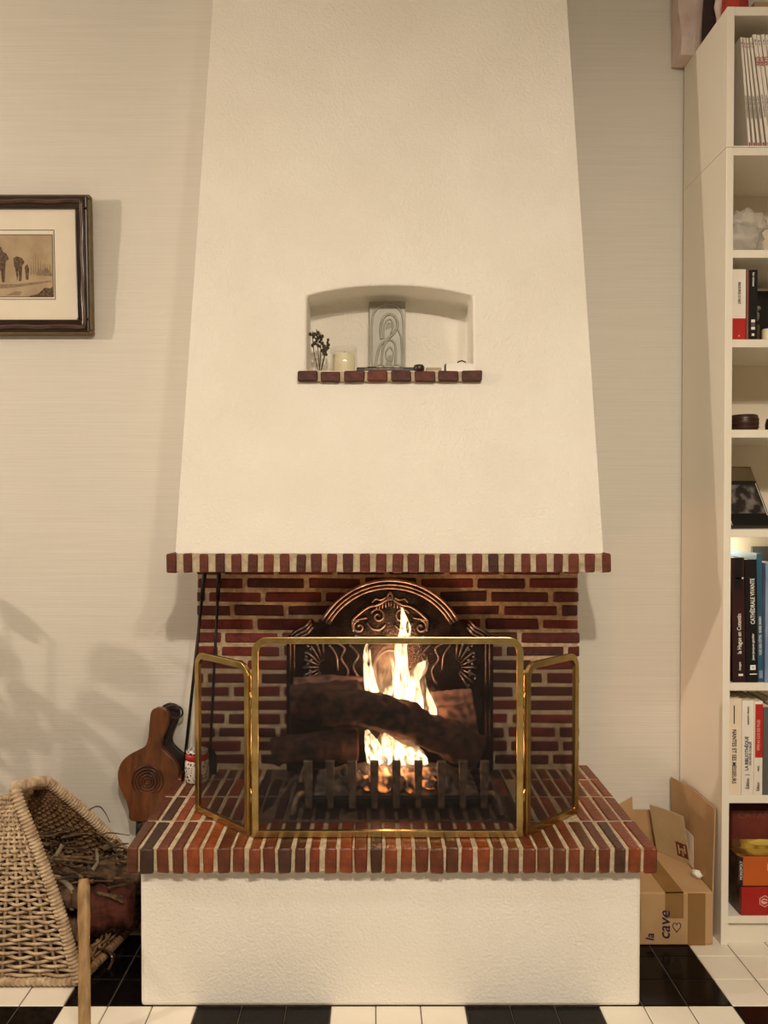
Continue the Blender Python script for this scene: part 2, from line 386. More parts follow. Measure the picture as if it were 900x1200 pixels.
# hearth slab: bricks on edge, running from front to wall
hearth = MB().box(HX0 + .004, HX1 - .004, HY0 + .005, YW, zb + .003, zt - .0025).build('hearth', 'mortar', fp, label='raised hearth slab of dark red bricks set on edge')
ya, yb_ = on_plane(450, 961.5, zt).y, on_plane(450, 933, zt).y
MB().box(-.30, .36, ya - .01, BYF_S, zb + .01, zt - .0018).build('sooty_mortar', 'mortar_sooty', hearth)
nb = 35; pitch = (HX1 - HX0 - .025) / (nb - 1)
rows = [(HY0, ya - .004), (ya + .004, yb_ - .004), (yb_ + .004, yb_ + .13), (yb_ + .137, YW - .002)]
bh = {}
for a, b in rows: bh[a] = brick_variants('brick', 'brick_hearth', .0264, b - a, zt - zb); bh[a, 's'] = brick_variants('brick', 'brick_sooty', .0264, b - a, zt - zb)
for a, b in rows:
    for i in range(nb):
        x = HX0 + .0125 + i * pitch
        brick(bh[a, 's'] if (a > HY0 and -.29 + jr(.05) < x < .35 + jr(.05)) else bh[a], (x + jr(.0012), (a + b) / 2 + (jr(.0025) if a == HY0 else 0), (zt + zb) / 2 + jr(.0012) - (.0006 if a != HY0 else 0)), hearth, rz=jr(.006), s=(random.uniform(.9, 1.12), 1, random.uniform(.99, 1.02)))
# brick wall at the back of the fire
MY = 1.972; MZ1 = P(450, 649, MY).z; MZ0 = P(450, 671.5, MY).z
BYF = YW - .045; BX0 = P(230.5, 800, BYF).x; BX1 = P(678, 800, BYF).x; BZ1 = MZ0 + .006
bw = MB().box(BX0 + .003, BX1 - .003, BYF + .003, YW, zt - .002, BZ1).build('fire_wall', 'mortar_dark', fp, label='dark red brick wall behind the fire')
cp = .0386; ncourse = 15; bl = .15
bwv = brick_variants('brick', 'brick_wall', bl, .04, .0282)
bws = brick_variants('brick', 'brick_wall', .05, .04, .0282, 3)
for k in range(ncourse):
    z = BZ1 - .022 - k * cp
    x = BX0 + jr(.004); first = True
    offs = [.055, .125, .03, .10, .15, .075][k % 6] + jr(.012)
    while x < BX1 - .03:
        L_ = offs if first else bl * random.uniform(.86, 1.1)
        first = False
        if x + L_ > BX1 - .04: L_ = BX1 + jr(.004) - x
        var = bws if L_ < .09 else bwv; base = .05 if L_ < .09 else bl
        brick(var, (x + L_ / 2, BYF + .02 + jr(.0018), z + jr(.001)), bw, s=(L_ / base, 1, random.uniform(.94, 1.06)), ry=jr(.006))
        x += L_ + .012
# brick mantel
MX0 = P(195, 660, MY).x; MX1 = P(717, 660, MY).x
mantel = MB().box(MX0 + .003, MX1 - .003, MY + .004, YW, MZ0 + .0025, MZ1 - .001).build('mantel', 'mortar', fp, label='projecting mantel course of upright red bricks')
nm = 28; mp_ = (MX1 - MX0 - .026) / (nm - 1)
mv = brick_variants('brick', 'brick_mantel', .0255, .15, MZ1 - MZ0)
for i in range(nm):
    brick(mv, (MX0 + .013 + i * mp_ + jr(.0012), MY + .075 + jr(.002), (MZ0 + MZ1) / 2 + jr(.0008)), mantel, rz=jr(.01), ry=jr(.02), s=(random.uniform(.92, 1.1), 1, random.uniform(.98, 1.02)))
for x in (MX0 + .013, MX1 - .013):
    brick(mv, (x, MY + .235, (MZ0 + MZ1) / 2), mantel)
# plastered hood with an arched niche
HZ0 = MZ1; HZ1 = ZC
hy = lambda z: MY + .013 + .1065 * (z - HZ0)
def hx(side, z):
    b = P(205.5 if side < 0 else 707, 647, hy(HZ0)).x; t_z = 2.45; t = P(249.5 if side < 0 else 664, 0, hy(t_z)).x
    tz = P(250, 0, hy(t_z)).z
    return b + (t - b) * (z - HZ0) / (tz - HZ0)
NB = P(359, 434, hy(1.45)); nx0 = NB.x; nx1 = P(555, 434, hy(1.45)).x; nz0 = NB.z
nzs = P(359, 347, hy(1.65)).z; nzt = P(450, 334.5, hy(1.67)).z; NY = 2.175
arch = []
K = 16
for k in range(K + 1):
    t = k / K * 2 - 1
    arch.append((nx0 + (nx1 - nx0) * k / K, nzs + (nzt - nzs) * (1 - abs(t) ** 2.2)))
FZ = lambda x, z: Vector((x, hy(z), z))
mb = MB()
# front: left, right, below, above
zl = [HZ0, nz0, nzs, HZ1]
for k in range(3):
    a, b = zl[k], zl[k + 1]
    if k != 1: pass
mb.add([FZ(hx(-1, HZ0), HZ0), FZ(nx0, HZ0), FZ(nx0, nz0), FZ(hx(-1, nz0), nz0)], [(0, 1, 2, 3)])
mb.add([FZ(hx(1, HZ0), HZ0), FZ(nx1, HZ0), FZ(nx1, nz0), FZ(hx(1, nz0), nz0)], [(0, 3, 2, 1)])
mb.add([FZ(nx0, HZ0), FZ(nx1, HZ0), FZ(nx1, nz0), FZ(nx0, nz0)], [(0, 1, 2, 3)])
mb.add([FZ(hx(-1, nz0), nz0), FZ(nx0, nz0), FZ(nx0, nzs), FZ(hx(-1, nzs), nzs)], [(0, 1, 2, 3)])
mb.add([FZ(hx(1, nz0), nz0), FZ(nx1, nz0), FZ(nx1, nzs), FZ(hx(1, nzs), nzs)], [(0, 3, 2, 1)])
mb.add([FZ(hx(-1, nzs), nzs), FZ(nx0, nzs), FZ(nx0, HZ1), FZ(hx(-1, HZ1), HZ1)], [(0, 1, 2, 3)])
mb.add([FZ(hx(1, nzs), nzs), FZ(nx1, nzs), FZ(nx1, HZ1), FZ(hx(1, HZ1), HZ1)], [(0, 3, 2, 1)])
for k in range(K):
    (xa, za), (xb, zb_) = arch[k], arch[k + 1]
    mb.add([FZ(xa, za), FZ(xb, zb_), FZ(xb, HZ1), FZ(xa, HZ1)], [(0, 1, 2, 3)])
# niche
loop = [(nx0, nz0)] + arch + [(nx1, nz0)]
vs = [FZ(x, z) for x, z in loop] + [Vector((x, NY, z)) for x, z in loop]; n_ = len(loop)
mb.add(vs, [(i, (i + 1) % n_, (i + 1) % n_ + n_, i + n_) for i in range(n_)] + [tuple(range(n_, 2 * n_))])
# sides, bottom, top
for s_ in (-1, 1):
    mb.add([FZ(hx(s_, HZ0), HZ0), FZ(hx(s_, HZ1), HZ1), Vector((hx(s_, HZ1), YW, HZ1)), Vector((hx(s_, HZ0), YW, HZ0))], [(0, 1, 2, 3) if s_ < 0 else (3, 2, 1, 0)])
mb.add([FZ(hx(-1, HZ0), HZ0), FZ(hx(1, HZ0), HZ0), Vector((hx(1, HZ0), YW, HZ0)), Vector((hx(-1, HZ0), YW, HZ0))], [(0, 1, 2, 3)])
hood = mb.build('hood', 'roughcast', fp, label='tapered white roughcast chimney hood with arched niche')
bm = bmesh.new(); bm.from_mesh(hood.data); bmesh.ops.remove_doubles(bm, verts=bm.verts, dist=1e-5); bmesh.ops.recalc_face_normals(bm, faces=bm.faces); bm.to_mesh(hood.data); bm.free()
be = hood.modifiers.new('bevel', 'BEVEL'); be.width = .006; be.segments = 3; be.limit_method = 'ANGLE'; be.angle_limit = R(40)
# brick sill of the niche
SY = hy(nz0) - .018
SX0, SX1 = P(348, 440, SY).x, P(565, 440, SY).x; SZ1, SZ0 = P(440, 434.5, SY).z, P(440, 447, SY).z
sill = MB().box(SX0 + .003, SX1 - .003, SY + .004, NY - .005, SZ0 + .002, SZ1 - .001).build('niche_sill', 'mortar', fp, label='narrow brick sill of the niche')
sv = brick_variants('brick', 'brick_mantel', .0515, .10, SZ1 - SZ0)
sp_ = (SX1 - SX0 - .0515) / 7
for i in range(8):
    brick(sv, (SX0 + .0258 + i * sp_ + jr(.001), SY + .05 + jr(.0015), (SZ0 + SZ1) / 2 + jr(.0006)), sill, ry=jr(.012), s=(random.uniform(.93, 1.03), 1, 1))

# ------------------------------------------------------------------ fireback (cast iron plate)
FY = YW - .078
fb = thing('fireback', P(457, 903, FY), 'ornate cast iron fireback with arched moulded top against the brick wall', 'fireback')
mx = lambda px: 914 - px                        # mirror about the plate's middle (px 457)
arcp = []
for k in range(25):
    a = math.pi * (0.155 + .69 * k / 24)
    arcp.append((457 - 90 * math.cos(a), 771 - 90 * math.sin(a)))
out = [(336, 902), (336, 748)] + [(342, 741), (356, 737), (368, 730)] + arcp[0:] + [(mx(368), 730), (mx(356), 737), (mx(342), 741), (578, 748), (578, 902)]
mb = MB(); mb.prism(out, lambda a, b, t: P(a, b, FY) + Vector((0, t, 0)), 0, .028)
mb.build('plate', 'cast_iron', fb)
def pxtube(mb, pts, r, dy=0, n=6, flat=1, sm=5, mir=True):
    q = spline([Vector((a, b, 0)) for a, b in pts], sm) if sm else [Vector((a, b, 0)) for a, b in pts]
    for f in ((lambda x: x), mx) if mir else ((lambda x: x),):
        mb.tube([P(f(c.x), c.y, FY - dy) for c in q], r, n, flat=flat)
mb = MB()
for rr, r in ((91, .0052), (86, .0034), (82, .004)):
    pts = []
    for k in range(29):
        a = math.pi * (0.16 + .68 * k / 28); pts.append(P(457 - rr * math.cos(a), 771 - rr * math.sin(a), FY - .006))
    mb.tube(pts, r, 8)
mb.build('arch_moulding', 'cast_iron_highlit', fb, smooth=True)
for f in ((lambda x: x), mx):
    mb = MB()
    for d in (0, 4, 8):
        mb.tube([P(f(a + d * .35), b + d, FY - .006) for a, b in [(341, 745), (349, 739), (357, 735), (364, 727)]], .0038, 6)
    mb.build('shoulder_moulding', 'cast_iron_highlit', fb, smooth=True)
    mb = MB(); mb.box(*sorted((P(f(337), 800, FY).x, P(f(348), 800, FY).x)), FY - .012, FY + .002, P(0, 902, FY).z, P(0, 748, FY).z)
    for px in (340, 344.5): mb.tube([P(f(px), 902, FY - .013), P(f(px), 750, FY - .013)], .0035, 6)
    mb.build('pilaster', 'cast_iron', fb, smooth=False)
# relief ornament: crest, scrolls, shells and swags
mb = MB()
def spiral(cx, cy, r0, turns, a0, sgn=1, n=18):
    return [(cx + r0 * (1 - .85 * k / n) * math.cos(a0 + sgn * turns * 2 * math.pi * k / n), cy + r0 * (1 - .85 * k / n) * math.sin(a0 + sgn * turns * 2 * math.pi * k / n)) for k in range(n + 1)]
pxtube(mb, spiral(443, 722, 9, 1.4, R(200)), .0036, .006, sm=2)
pxtube(mb, [(457, 700), (450, 705), (442, 709), (433, 711), (425, 716), (418, 722), (413, 728), (414, 740)], .0042, .007)
pxtube(mb, [(457, 694), (454, 699), (457, 703)], .004, .008)
pxtube(mb, [(452, 700), (446, 703), (440, 702), (436, 706)], .003, .008)
pxtube(mb, spiral(421, 735, 8, 1.2, R(270), -1), .0036, .006, sm=2)
pxtube(mb, [(430, 730), (436, 737), (445, 738), (452, 732)], .0036, .006)
pxtube(mb, [(416, 745), (430, 750), (445, 747), (457, 752)], .004, .006)
pxtube(mb, [(412, 728), (420, 726), (430, 724)], .003, .007)
for k in range(5): pxtube(mb, [(440 + k * 4, 716 - k * 1.2), (443 + k * 3, 707 - k * 1.5)], .0026, .007, sm=0)
mb.build('crest', 'cast_iron_highlit', fb, smooth=True)
for f in ((lambda x: x), mx):
    mb = MB()
    for k in range(9):                           # ribs of a shell
        a = R(95 + k * 17); c = (380, 782)
        mb.tube([P(f(c[0] + 6 * math.cos(a)), c[1] - 8 * math.sin(a), FY - .004), P(f(c[0] + 22 * math.cos(a)), c[1] - 29 * math.sin(a), FY - .008), P(f(c[0] + 25 * math.cos(a)), c[1] - 33 * math.sin(a), FY - .002)], [.002, .0042, .0025], 6)
    mb.build('shell', 'cast_iron_highlit', fb, smooth=True)
    mb = MB()
    for pts in ([(392, 752), (404, 760), (400, 772), (408, 786), (404, 800)], [(410, 756), (420, 768), (414, 782), (422, 796)], [(386, 756), (394, 768), (396, 786)]):
        q = spline([Vector((a, b, 0)) for a, b in pts], 5); mb.tube([P(f(c.x), c.y, FY - .005) for c in q], .0036, 6)
    for k in range(12): mb.ball(P(f(361 + 4 * math.sin(k * 1.9)), 757 + k * 4.2, FY - .004), .0052, 6)
    mb.build('garland', 'cast_iron_highlit', fb, smooth=True)
mb = MB()
for k in range(40): pass
mb.tube([P(457 + 19 * math.cos(2 * math.pi * k / 28), 790 + 28 * math.sin(2 * math.pi * k / 28), FY - .005) for k in range(28)], .0042, 6, closed=True)
for q in ([(449, 770), (452, 785), (447, 800), (455, 812)], [(457, 765), (457, 812)], [(446, 778), (457, 783), (468, 778)]): pxtube(mb, q, .003, .006, mir=(q[0][0] != 457))
mb.build('cartouche', 'cast_iron_highlit', fb, smooth=True)

# ------------------------------------------------------------------ fire grate, ash, logs, fire
GY0 = 1.955
gz = zt + .022
gr = thing('fire_grate', (.06, 2.05, zt), 'black iron fire grate with upright flat bars holding the burning logs', 'grate')
gx0, gx1 = P(352, 940, 1.95).x, P(578, 940, 1.95).x
mb = MB()
for y in (1.96, 2.03, 2.10, 2.17): mb.box(gx0, gx1, y, y + .014, gz, gz + .014)
for x in (gx0 + .01, (gx0 + gx1) / 2, gx1 - .024): mb.box(x, x + .014, 1.96, 2.185, gz - .012, gz + .002)
mb.build('frame', 'black_iron', gr, bevel=.002)
for k, px in enumerate((362, 387.5, 413, 439, 464.5, 490, 517, 542, 567)):
    b = P(px, 947, 1.955); t = P(px + (px - 464) * .012, 892, 1.915)
    w_t = .0105; w_b = .0065 if k % 2 else .008
    mb = MB(); vs = []
    for q, w_ in ((b, w_b), (b.lerp(t, .5), (w_b + w_t) / 2), (t, w_t)):
        vs += [q + Vector((-w_, -.004, 0)), q + Vector((w_, -.004, 0)), q + Vector((w_, .004, .002)), q + Vector((-w_, .004, .002))]
    fs = []
    for i in range(2):
        for j in range(4): fs.append((i * 4 + j, i * 4 + (j + 1) % 4, i * 4 + 4 + (j + 1) % 4, i * 4 + 4 + j))
    fs += [(0, 1, 2, 3), (8, 9, 10, 11)]
    mb.add(vs, fs); mb.build('bar', 'grate_iron', gr, bevel=.0015)
for sx in (-1, 1):
    x = gx0 + .006 if sx < 0 else gx1 - .006
    for y in (1.94, 2.17):
        mb = MB(); mb.tube(spline([(x, y + .03 * (1 if y < 2 else -1), gz + .02), (x + sx * .01, y + .012 * (1 if y < 2 else -1), gz + .024), (x + sx * .018, y - .008, gz + .006), (x + sx * .022, y - .012, zt + .006)], 5), .006, 8, flat=1.3)
        mb.build('foot', 'grate_iron', gr, smooth=True)
# ash and coals
mb = MB(); nx, ny = 34, 16; vs = []
for j in range(ny + 1):
    for i in range(nx + 1):
        x = gx0 + .03 + (gx1 - gx0 - .06) * i / nx; y = 1.975 + .2 * j / ny
        e = min(1, 4 * min(i, nx - i) / nx, 5 * min(j, ny - j) / ny)
        vs.append((x, y, gz + .014 + e * (.03 + .016 * noise.noise(Vector((x * 30, y * 30, 1))) + .012 * noise.noise(Vector((x * 80, y * 80, 2))))))
mb.add(vs, [(j * (nx + 1) + i, j * (nx + 1) + i + 1, (j + 1) * (nx + 1) + i + 1, (j + 1) * (nx + 1) + i) for j in range(ny) for i in range(nx)])
o = mb.build('ash_bed', 'ash', smooth=True); tag(o, 'grey ash and cinders heaped inside the grate', 'ash', kind='stuff')
def lump(c, r, m, label, sd, name='ember'):
    mb = MB(); mb.ball(c, r, 10)
    mb.v = [tuple(Vector(c) + (Vector(q) - Vector(c)) * (1 + .5 * noise.noise((Vector(q) - Vector(c)) * (1.1 / r) + Vector((sd, 0, 0))))) for q in mb.v]
    o = mb.build(name, m); tag(o, label, 'ember', 'embers burning in the grate'); return o
for k in range(26):
    px = 408 + (k % 13) * 9.2 + jr(4); y = 1.985 + (k // 13) * .04 + jr(.01)
    hot = 425 < px < 505
    c = P(px, 928 + jr(12) - (k // 13) * 12, y); c.z = max(c.z, gz + .045)
    glow = hot and k % 3; lump(c, .0145 + random.random() * .009, 'ember' if glow else 'coal', 'glowing orange ember lump in the middle of the fire grate' if glow else 'grey ash coated coal lump in the fire grate', k, 'ember' if glow else 'coal')
def log(name, pts, rad, m, label, cat, group, seed=0, n=28, jit=.30, cut=None, bump=12):
    """bent round of wood with uneven bark; cut ends as parts"""
    q = spline(pts, bump); rr = []
    for i in range(len(q)):
        t = i / (len(q) - 1); r = rad[0] + (rad[1] - rad[0]) * t
        rr.append(r * (1 + .10 * noise.noise(Vector((i * .55 + seed, seed, 0)))))
    base = Vector(pts[0])
    if not cut:
        mb = MB(); mb.tube(q, rr, n, jit=jit); o = mb.build(name, m, smooth=True); return tag(o, label, cat, group)
    t = thing(name, base, label, cat, group)
    mb = MB(); mb.tube(q, rr, n, jit=jit); mb.build('bark', m, t, smooth=True)
    for e, d in ((0, 1), (-1, -2)):
        a, b = q[e], q[d]; dr = (a - b).normalized()
        mb = MB(); mb.tube([a - dr * .004, a + dr * .0025], [rr[e] * .9, rr[e] * .88], n, jit=jit); mb.build('cut_end', cut, t)
    return t
G = 'logs burning in the fireplace'
log('burning_log', [P(378, 828, 2.02), P(420, 829, 2.015), P(465, 842, 2.0), P(510, 860, 1.99), P(562, 882, 1.985)], (.042, .045), 'charred_bark', 'thick charred log lying slantwise across the front of the fire', 'log', G, 1)
log('burning_log', [P(343, 828, 2.10), P(380, 822, 2.10), P(425, 822, 2.11)], (.046, .05), 'charred_bark', 'short charred log at the left behind the slanting log', 'log', G, 5)
log('burning_log', [P(345, 805, 2.17), P(385, 803, 2.17), P(440, 808, 2.18)], (.026, .03), 'ashy_log', 'ash-whitened pinkish log high at the back left of the fire', 'log', G, 6)
log('burning_log', [P(318, 880, 2.03), P(365, 875, 2.04), P(418, 872, 2.06)], (.032, .04), 'charred_bark', 'low charred log sticking out left of the grate', 'log', G, 9)
log('burning_log', [P(500, 850, 2.09), P(530, 848, 2.09), P(557, 846, 2.09)], (.044, .046), 'ashy_log', 'thick ashy log stub behind the slanting log at right', 'log', G, 12)
log('burning_log', [P(500, 824, 2.165), P(530, 822, 2.16), P(553, 820, 2.16)], (.027, .03), 'ashy_log', 'small ashy log on top at the back right of the fire', 'log', G, 15)
# flames
fire = thing('fire', P(465, 895, 2.07), 'bright yellow white flames rising around the slanting log', 'fire')
def flame(pts, wid, m, Y, dep=.4):
    """tongue: px path, half widths in px"""
    q = spline([Vector((a, b, 0)) for a, b in pts], 7); ww = spline([Vector((a, 0)) for a in wid], 7)
    path = [P(c.x, c.y, Y) for c in q]; rad = [max(.0006, k.x * Y / F) for k in ww]
    mb = MB(); vs = []; n = 14
    for i, (c, r) in enumerate(zip(path, rad)):
        for j in range(n):
            a = 2 * math.pi * j / n; r2 = r * (1 + .22 * noise.noise(Vector((math.cos(a), math.sin(a), i * .4 + Y * 50))))
            vs.append(c + Vector((r2 * math.cos(a), r2 * dep * math.sin(a) + .004 * math.sin(i * .6), 0)))
    fs = [(i * n + j, i * n + (j + 1) % n, (i + 1) * n + (j + 1) % n, (i + 1) * n + j) for i in range(len(path) - 1) for j in range(n)]
    mb.add(vs, fs); mb.build('flame', m, fire, smooth=True)
flame([(462, 850), (460, 820), (455, 792), (458, 765), (466, 745)], [30, 34, 26, 14, 3], 'flame_body', 2.085)
flame([(486, 850), (488, 820), (486, 795), (494, 776), (499, 768)], [12, 16, 13, 8, .5], 'flame_body', 2.07)
flame([(436, 850), (437, 818), (432, 790), (430, 765), (432, 748)], [6, 8, 6, 4, .5], 'flame_core', 2.06)
flame([(478, 850), (474, 815), (471, 785), (470, 760), (475, 737), (471, 712)], [7, 9, 8, 7, 6.5, .5], 'flame_core', 2.075)
flame([(494, 852), (490, 822), (486, 800), (492, 782), (500, 773)], [4, 6, 6, 6, .5], 'flame_core', 2.065)
flame([(452, 850), (450, 828), (456, 808), (462, 795)], [3, 6, 5, .5], 'flame_core', 2.05)
flame([(462, 840), (466, 812), (462, 785), (458, 770)], [3, 4, 3, .5], 'flame_core', 2.055)
flame([(506, 852), (507, 838), (504, 822), (500, 806)], [3, 5, 4, .5], 'flame_core', 2.045)
flame([(509, 838), (511, 822), (508, 806), (512, 798)], [2, 4, 4, .5], 'flame_body', 2.06)
flame([(440, 895), (438, 880), (434, 866), (430, 855)], [10, 10, 7, 2], 'flame_core', 2.045)
flame([(466, 895), (462, 880), (456, 868), (452, 858)], [14, 14, 9, 2], 'flame_core', 2.04)
flame([(490, 895), (488, 886), (480, 878), (472, 872)], [12, 11, 7, 2], 'flame_core', 2.035)
flame([(466, 896), (464, 876), (460, 860)], [34, 30, 14], 'flame_body', 2.055)
d = bpy.data.lights.new('fire_glow', 'POINT'); d.energy = 1.9; d.color = (1, .44, .20); d.shadow_soft_size = .05
o = bpy.data.objects.new('fire_glow', d); o.location = P(468, 800, 2.07); col.objects.link(o)
d = bpy.data.lights.new('ember_glow', 'POINT'); d.energy = 1.2; d.color = (1, .46, .20); d.shadow_soft_size = .03
o = bpy.data.objects.new('ember_glow', d); o.location = P(462, 893, 2.0); col.objects.link(o)

# ------------------------------------------------------------------ folding brass fire screen
scr = thing('fire_screen', (.027, 1.83, zt), 'three panel folding fire screen with brass frame and fine wire mesh', 'fire screen')
def screen_panel(name, A, B, z0, z1, rtop, bw_=.0150, th=.005, label=None):
    """upright panel between floor points A and B (x, y); rounded top corners"""
    A = Vector((*A, 0)); B = Vector((*B, 0)); U = (B - A); Wd = U.length; U.normalize(); Nn = Vector((U.y, -U.x, 0))
    fn = lambda a, b, t: A + U * a + Vector((0, 0, b)) + Nn * t
    def loop_(o, r):
        pts = [(o, z0 + o), (Wd - o, z0 + o)]
        for k in range(9):
            a = R(90 * k / 8); pts.append((Wd - o - r + r * math.cos(a), z1 - o - r + r * math.sin(a)))
        for k in range(9):
            a = R(90 + 90 * k / 8); pts.append((o + r + r * math.cos(a), z1 - o - r + r * math.sin(a)))
        return pts
    lo, li = loop_(0, rtop), loop_(bw_, rtop - bw_ * .9); n = len(lo)
    mb = MB(); vs = [fn(a, b, t) for t in (th, -th) for l in (lo, li) for a, b in l]
    fs = []
    for i in range(n):
        j = (i + 1) % n
        fs += [(i, j, n + j, n + i), (2 * n + j, 2 * n + i, 3 * n + i, 3 * n + j), (i, 2 * n + i, 2 * n + j, j), (n + i, n + j, 3 * n + j, 3 * n + i)]
    mb.add(vs, fs)
    fr = mb.build(name, 'brass', scr, bevel=.0012, label=label)
    # diagonal wires clipped to the panel
    mb = MB(); p_ = .0043; o = bw_ * .8; x0, x1, y0, y1 = o, Wd - o, z0 + o, z1 - o; hgt = y1 - y0; wid = x1 - x0
    def inside(a, b):
        r = rtop - o * .6
        for cx, s in ((x0 + r, -1), (x1 - r, 1)):
            if (a - cx) * s > 0 and b > y1 - r and math.hypot(a - cx, b - (y1 - r)) > r: return False
        return True
    k1 = .62                                     # slope: elongated diamonds
    for sg in (1, -1):
        c = -hgt / k1 - wid
        while c < wid + hgt / k1:
            # a = x0 + c + sg*(b-y0)/k1
            pts = []
            for i in range(61):
                b = y0 + hgt * i / 60; a = x0 + c + sg * (b - y0) / k1
                if x0 <= a <= x1 and inside(a, b): pts.append((a, b))
            # refine ends on the sides
            if pts:
                def ext(a, b, dirn):
                    for _ in range(40):
                        nb_ = b + dirn * hgt / 2400; na = a + sg * dirn * hgt / 2400 / k1
                        if not (x0 <= na <= x1 and y0 <= nb_ <= y1 and inside(na, nb_)): break
                        a, b = na, nb_
                    return a, b
                s0, s1 = ext(*pts[0], -1), ext(*pts[-1], 1)
                if math.dist(s0, s1) > .004:
                    mb.tube([fn(*s0, .0004 * sg), fn(*s1, .0004 * sg)], .00048, 4, caps=False)
            c += p_ / k1
    mb.build('wire_mesh', 'mesh_wire', fr, kind='stuff')
    return fr
sA = on_plane(296, 980, zt); sB = on_plane(613, 982, zt); sY = (sA.y + sB.y) / 2
zts = P(450, 746.5, sY).z
screen_panel('main_panel', (sA.x, sY), (sB.x, sY), zt + .001, zts, .035, label='wide middle panel')
LB = on_plane(230.5, 950, zt); RB = on_plane(676, 952, zt); zss = P(250, 763, LB.y).z
screen_panel('side_panel', (LB.x, LB.y), (sA.x - .006, sY + .004), zt + .001, zss, .035, label='narrow left wing')
screen_panel('side_panel', (sB.x + .006, sY + .004), (RB.x, RB.y), zt + .001, zss, .035, label='narrow right wing')
for x in (sA.x - .003, sB.x + .003):
    for z in (.46, .68): MB().tube([(x, sY + .006, z - .018), (x, sY + .006, z + .018)], .0032, 8).build('hinge', 'brass', scr, smooth=True)

# ------------------------------------------------------------------ fire irons and tin at the left of the hearth
a = on_plane(214, 917, zt); b = Vector((P(237, 674, 2.22).x, 2.262, MZ0 - .004))
t = thing('poker', a, 'thin black iron poker leaning at the left edge of the brick wall', 'poker', 'fire irons')
MB().tube([a + Vector((0, 0, .004)), b], .0042, 8).build('rod', 'black_iron', t, smooth=True)
MB().tube([b.lerp(a, .16), b], .006, 8).build('grip', 'black_iron', t, smooth=True)
MB().tube(spline([a + Vector((0, 0, .03)), a + Vector((.006, .006, .022)), a + Vector((.016, .01, .02))], 4), [.0042] * 8 + [.002], 8).build('hook', 'black_iron', t, smooth=True)
a = on_plane(246, 908, zt); b = Vector((P(256, 676, 2.25).x, 2.262, MZ0 - .006))
t = thing('fire_shovel', a, 'black iron fire shovel standing behind the left wing of the screen', 'shovel', 'fire irons')
MB().tube([a + Vector((0, 0, .05)), b], .004, 8).build('rod', 'black_iron', t, smooth=True)
MB().tube([b.lerp(a, .16), b], .006, 8).build('grip', 'black_iron', t, smooth=True)
mb = MB(); mb.prism([(-.018, 0), (.018, 0), (.02, .05), (.008, .07), (-.008, .07), (-.02, .05)], lambda u, w_, s_: a + Vector((u, s_ + w_ * .1, w_ + .001)), 0, .003); mb.build('blade', 'black_iron', t, bevel=.001)
c = on_plane(231, 915, zt); hgt = .086
t = thing('storage_tin', c, 'small round tin with lacy white pattern and red top band beside the poker', 'tin')
MB().lathe([(.029, 0), (.032, .004), (.033, .03), (.032, .056), (.029, .06)], c, 28).build('body', 'tin_pattern', t, smooth=True)
MB().lathe([(.0295, .06), (.031, .062), (.031, .074), (.028, .077)], c, 28).build('band', 'tin_red', t, smooth=True, label='red band')
MB().lathe([(.027, .077), (.029, .079), (.029, .085), (.02, .088), (.004, .088)], c, 28).build('lid', 'tin_pattern', t, smooth=True)

# ------------------------------------------------------------------ things in the niche
zs = SZ1 + .0006
def onz(px, Y): return Vector((P(px, 433, Y).x, Y, zs))
# plaque
c = onz(455, 2.148)
t = thing('stone_plaque', c, 'grey-green stone relief plaque of a veiled mother and child in the niche', 'plaque')
px = lambda a, b, dy=0: P(a, b, 2.148 - dy)
tl = Matrix.Rotation(R(-4), 4, 'X')
def lean(q):
    q = Vector(q) - c; q = tl @ q; return q + c
xs0, xs1, zp = P(432.5, 400, 2.148).x, P(475.5, 400, 2.148).x, P(450, 351.5, 2.148).z
mb = MB(); mb.box(xs0, xs1, 2.148, 2.162, zs, zp); mb.v = [tuple(lean(q)) for q in mb.v]; mb.build('slab', 'plaque_stone', t, bevel=.002)
mb = MB()
def ptube(pts, r, n=6, sm=5):
    q = spline([Vector((a_, b_, 0)) for a_, b_ in pts], sm); mb.tube([lean(P(k.x, k.y, 2.147)) for k in q], r * 1.35, n)
ptube([(436, 432), (435.5, 385), (438, 366), (446, 357), (455, 354.5), (464, 357), (471, 366), (473, 385), (472.5, 432)], .0022)
ptube([(447, 397), (446, 384), (449, 372), (456, 367), (463, 370), (466, 379), (462, 389), (454, 397), (446, 404), (442, 416), (440, 430)], .0026)
ptube([(450, 396), (450, 384), (453, 375), (458, 373), (461, 380), (458, 390)], .0018)
ptube([(466, 384), (470, 394), (471, 410), (471, 430)], .002)
ptube([(447, 428), (449, 408), (455, 398), (462, 401), (464, 412), (463, 428)], .0022)
ptube([(452, 412), (457, 406), (461, 413), (459, 422), (453, 420), (452, 412)], .0018)
for k in range(3): ptube([(453 + 2.5 * k, 385 - k), (454 + 2.5 * k, 379), (456 + 2.2 * k, 377)], .0012)
for k in range(4): ptube([(452 + 2 * k, 428), (454 + 2 * k, 422 - k), (456 + 1.5 * k, 416)], .001)
ptube([(440, 430), (446, 427), (455, 431), (464, 427), (472, 430)], .0018)
mb.build('relief', 'plaque_stone', t, smooth=True)
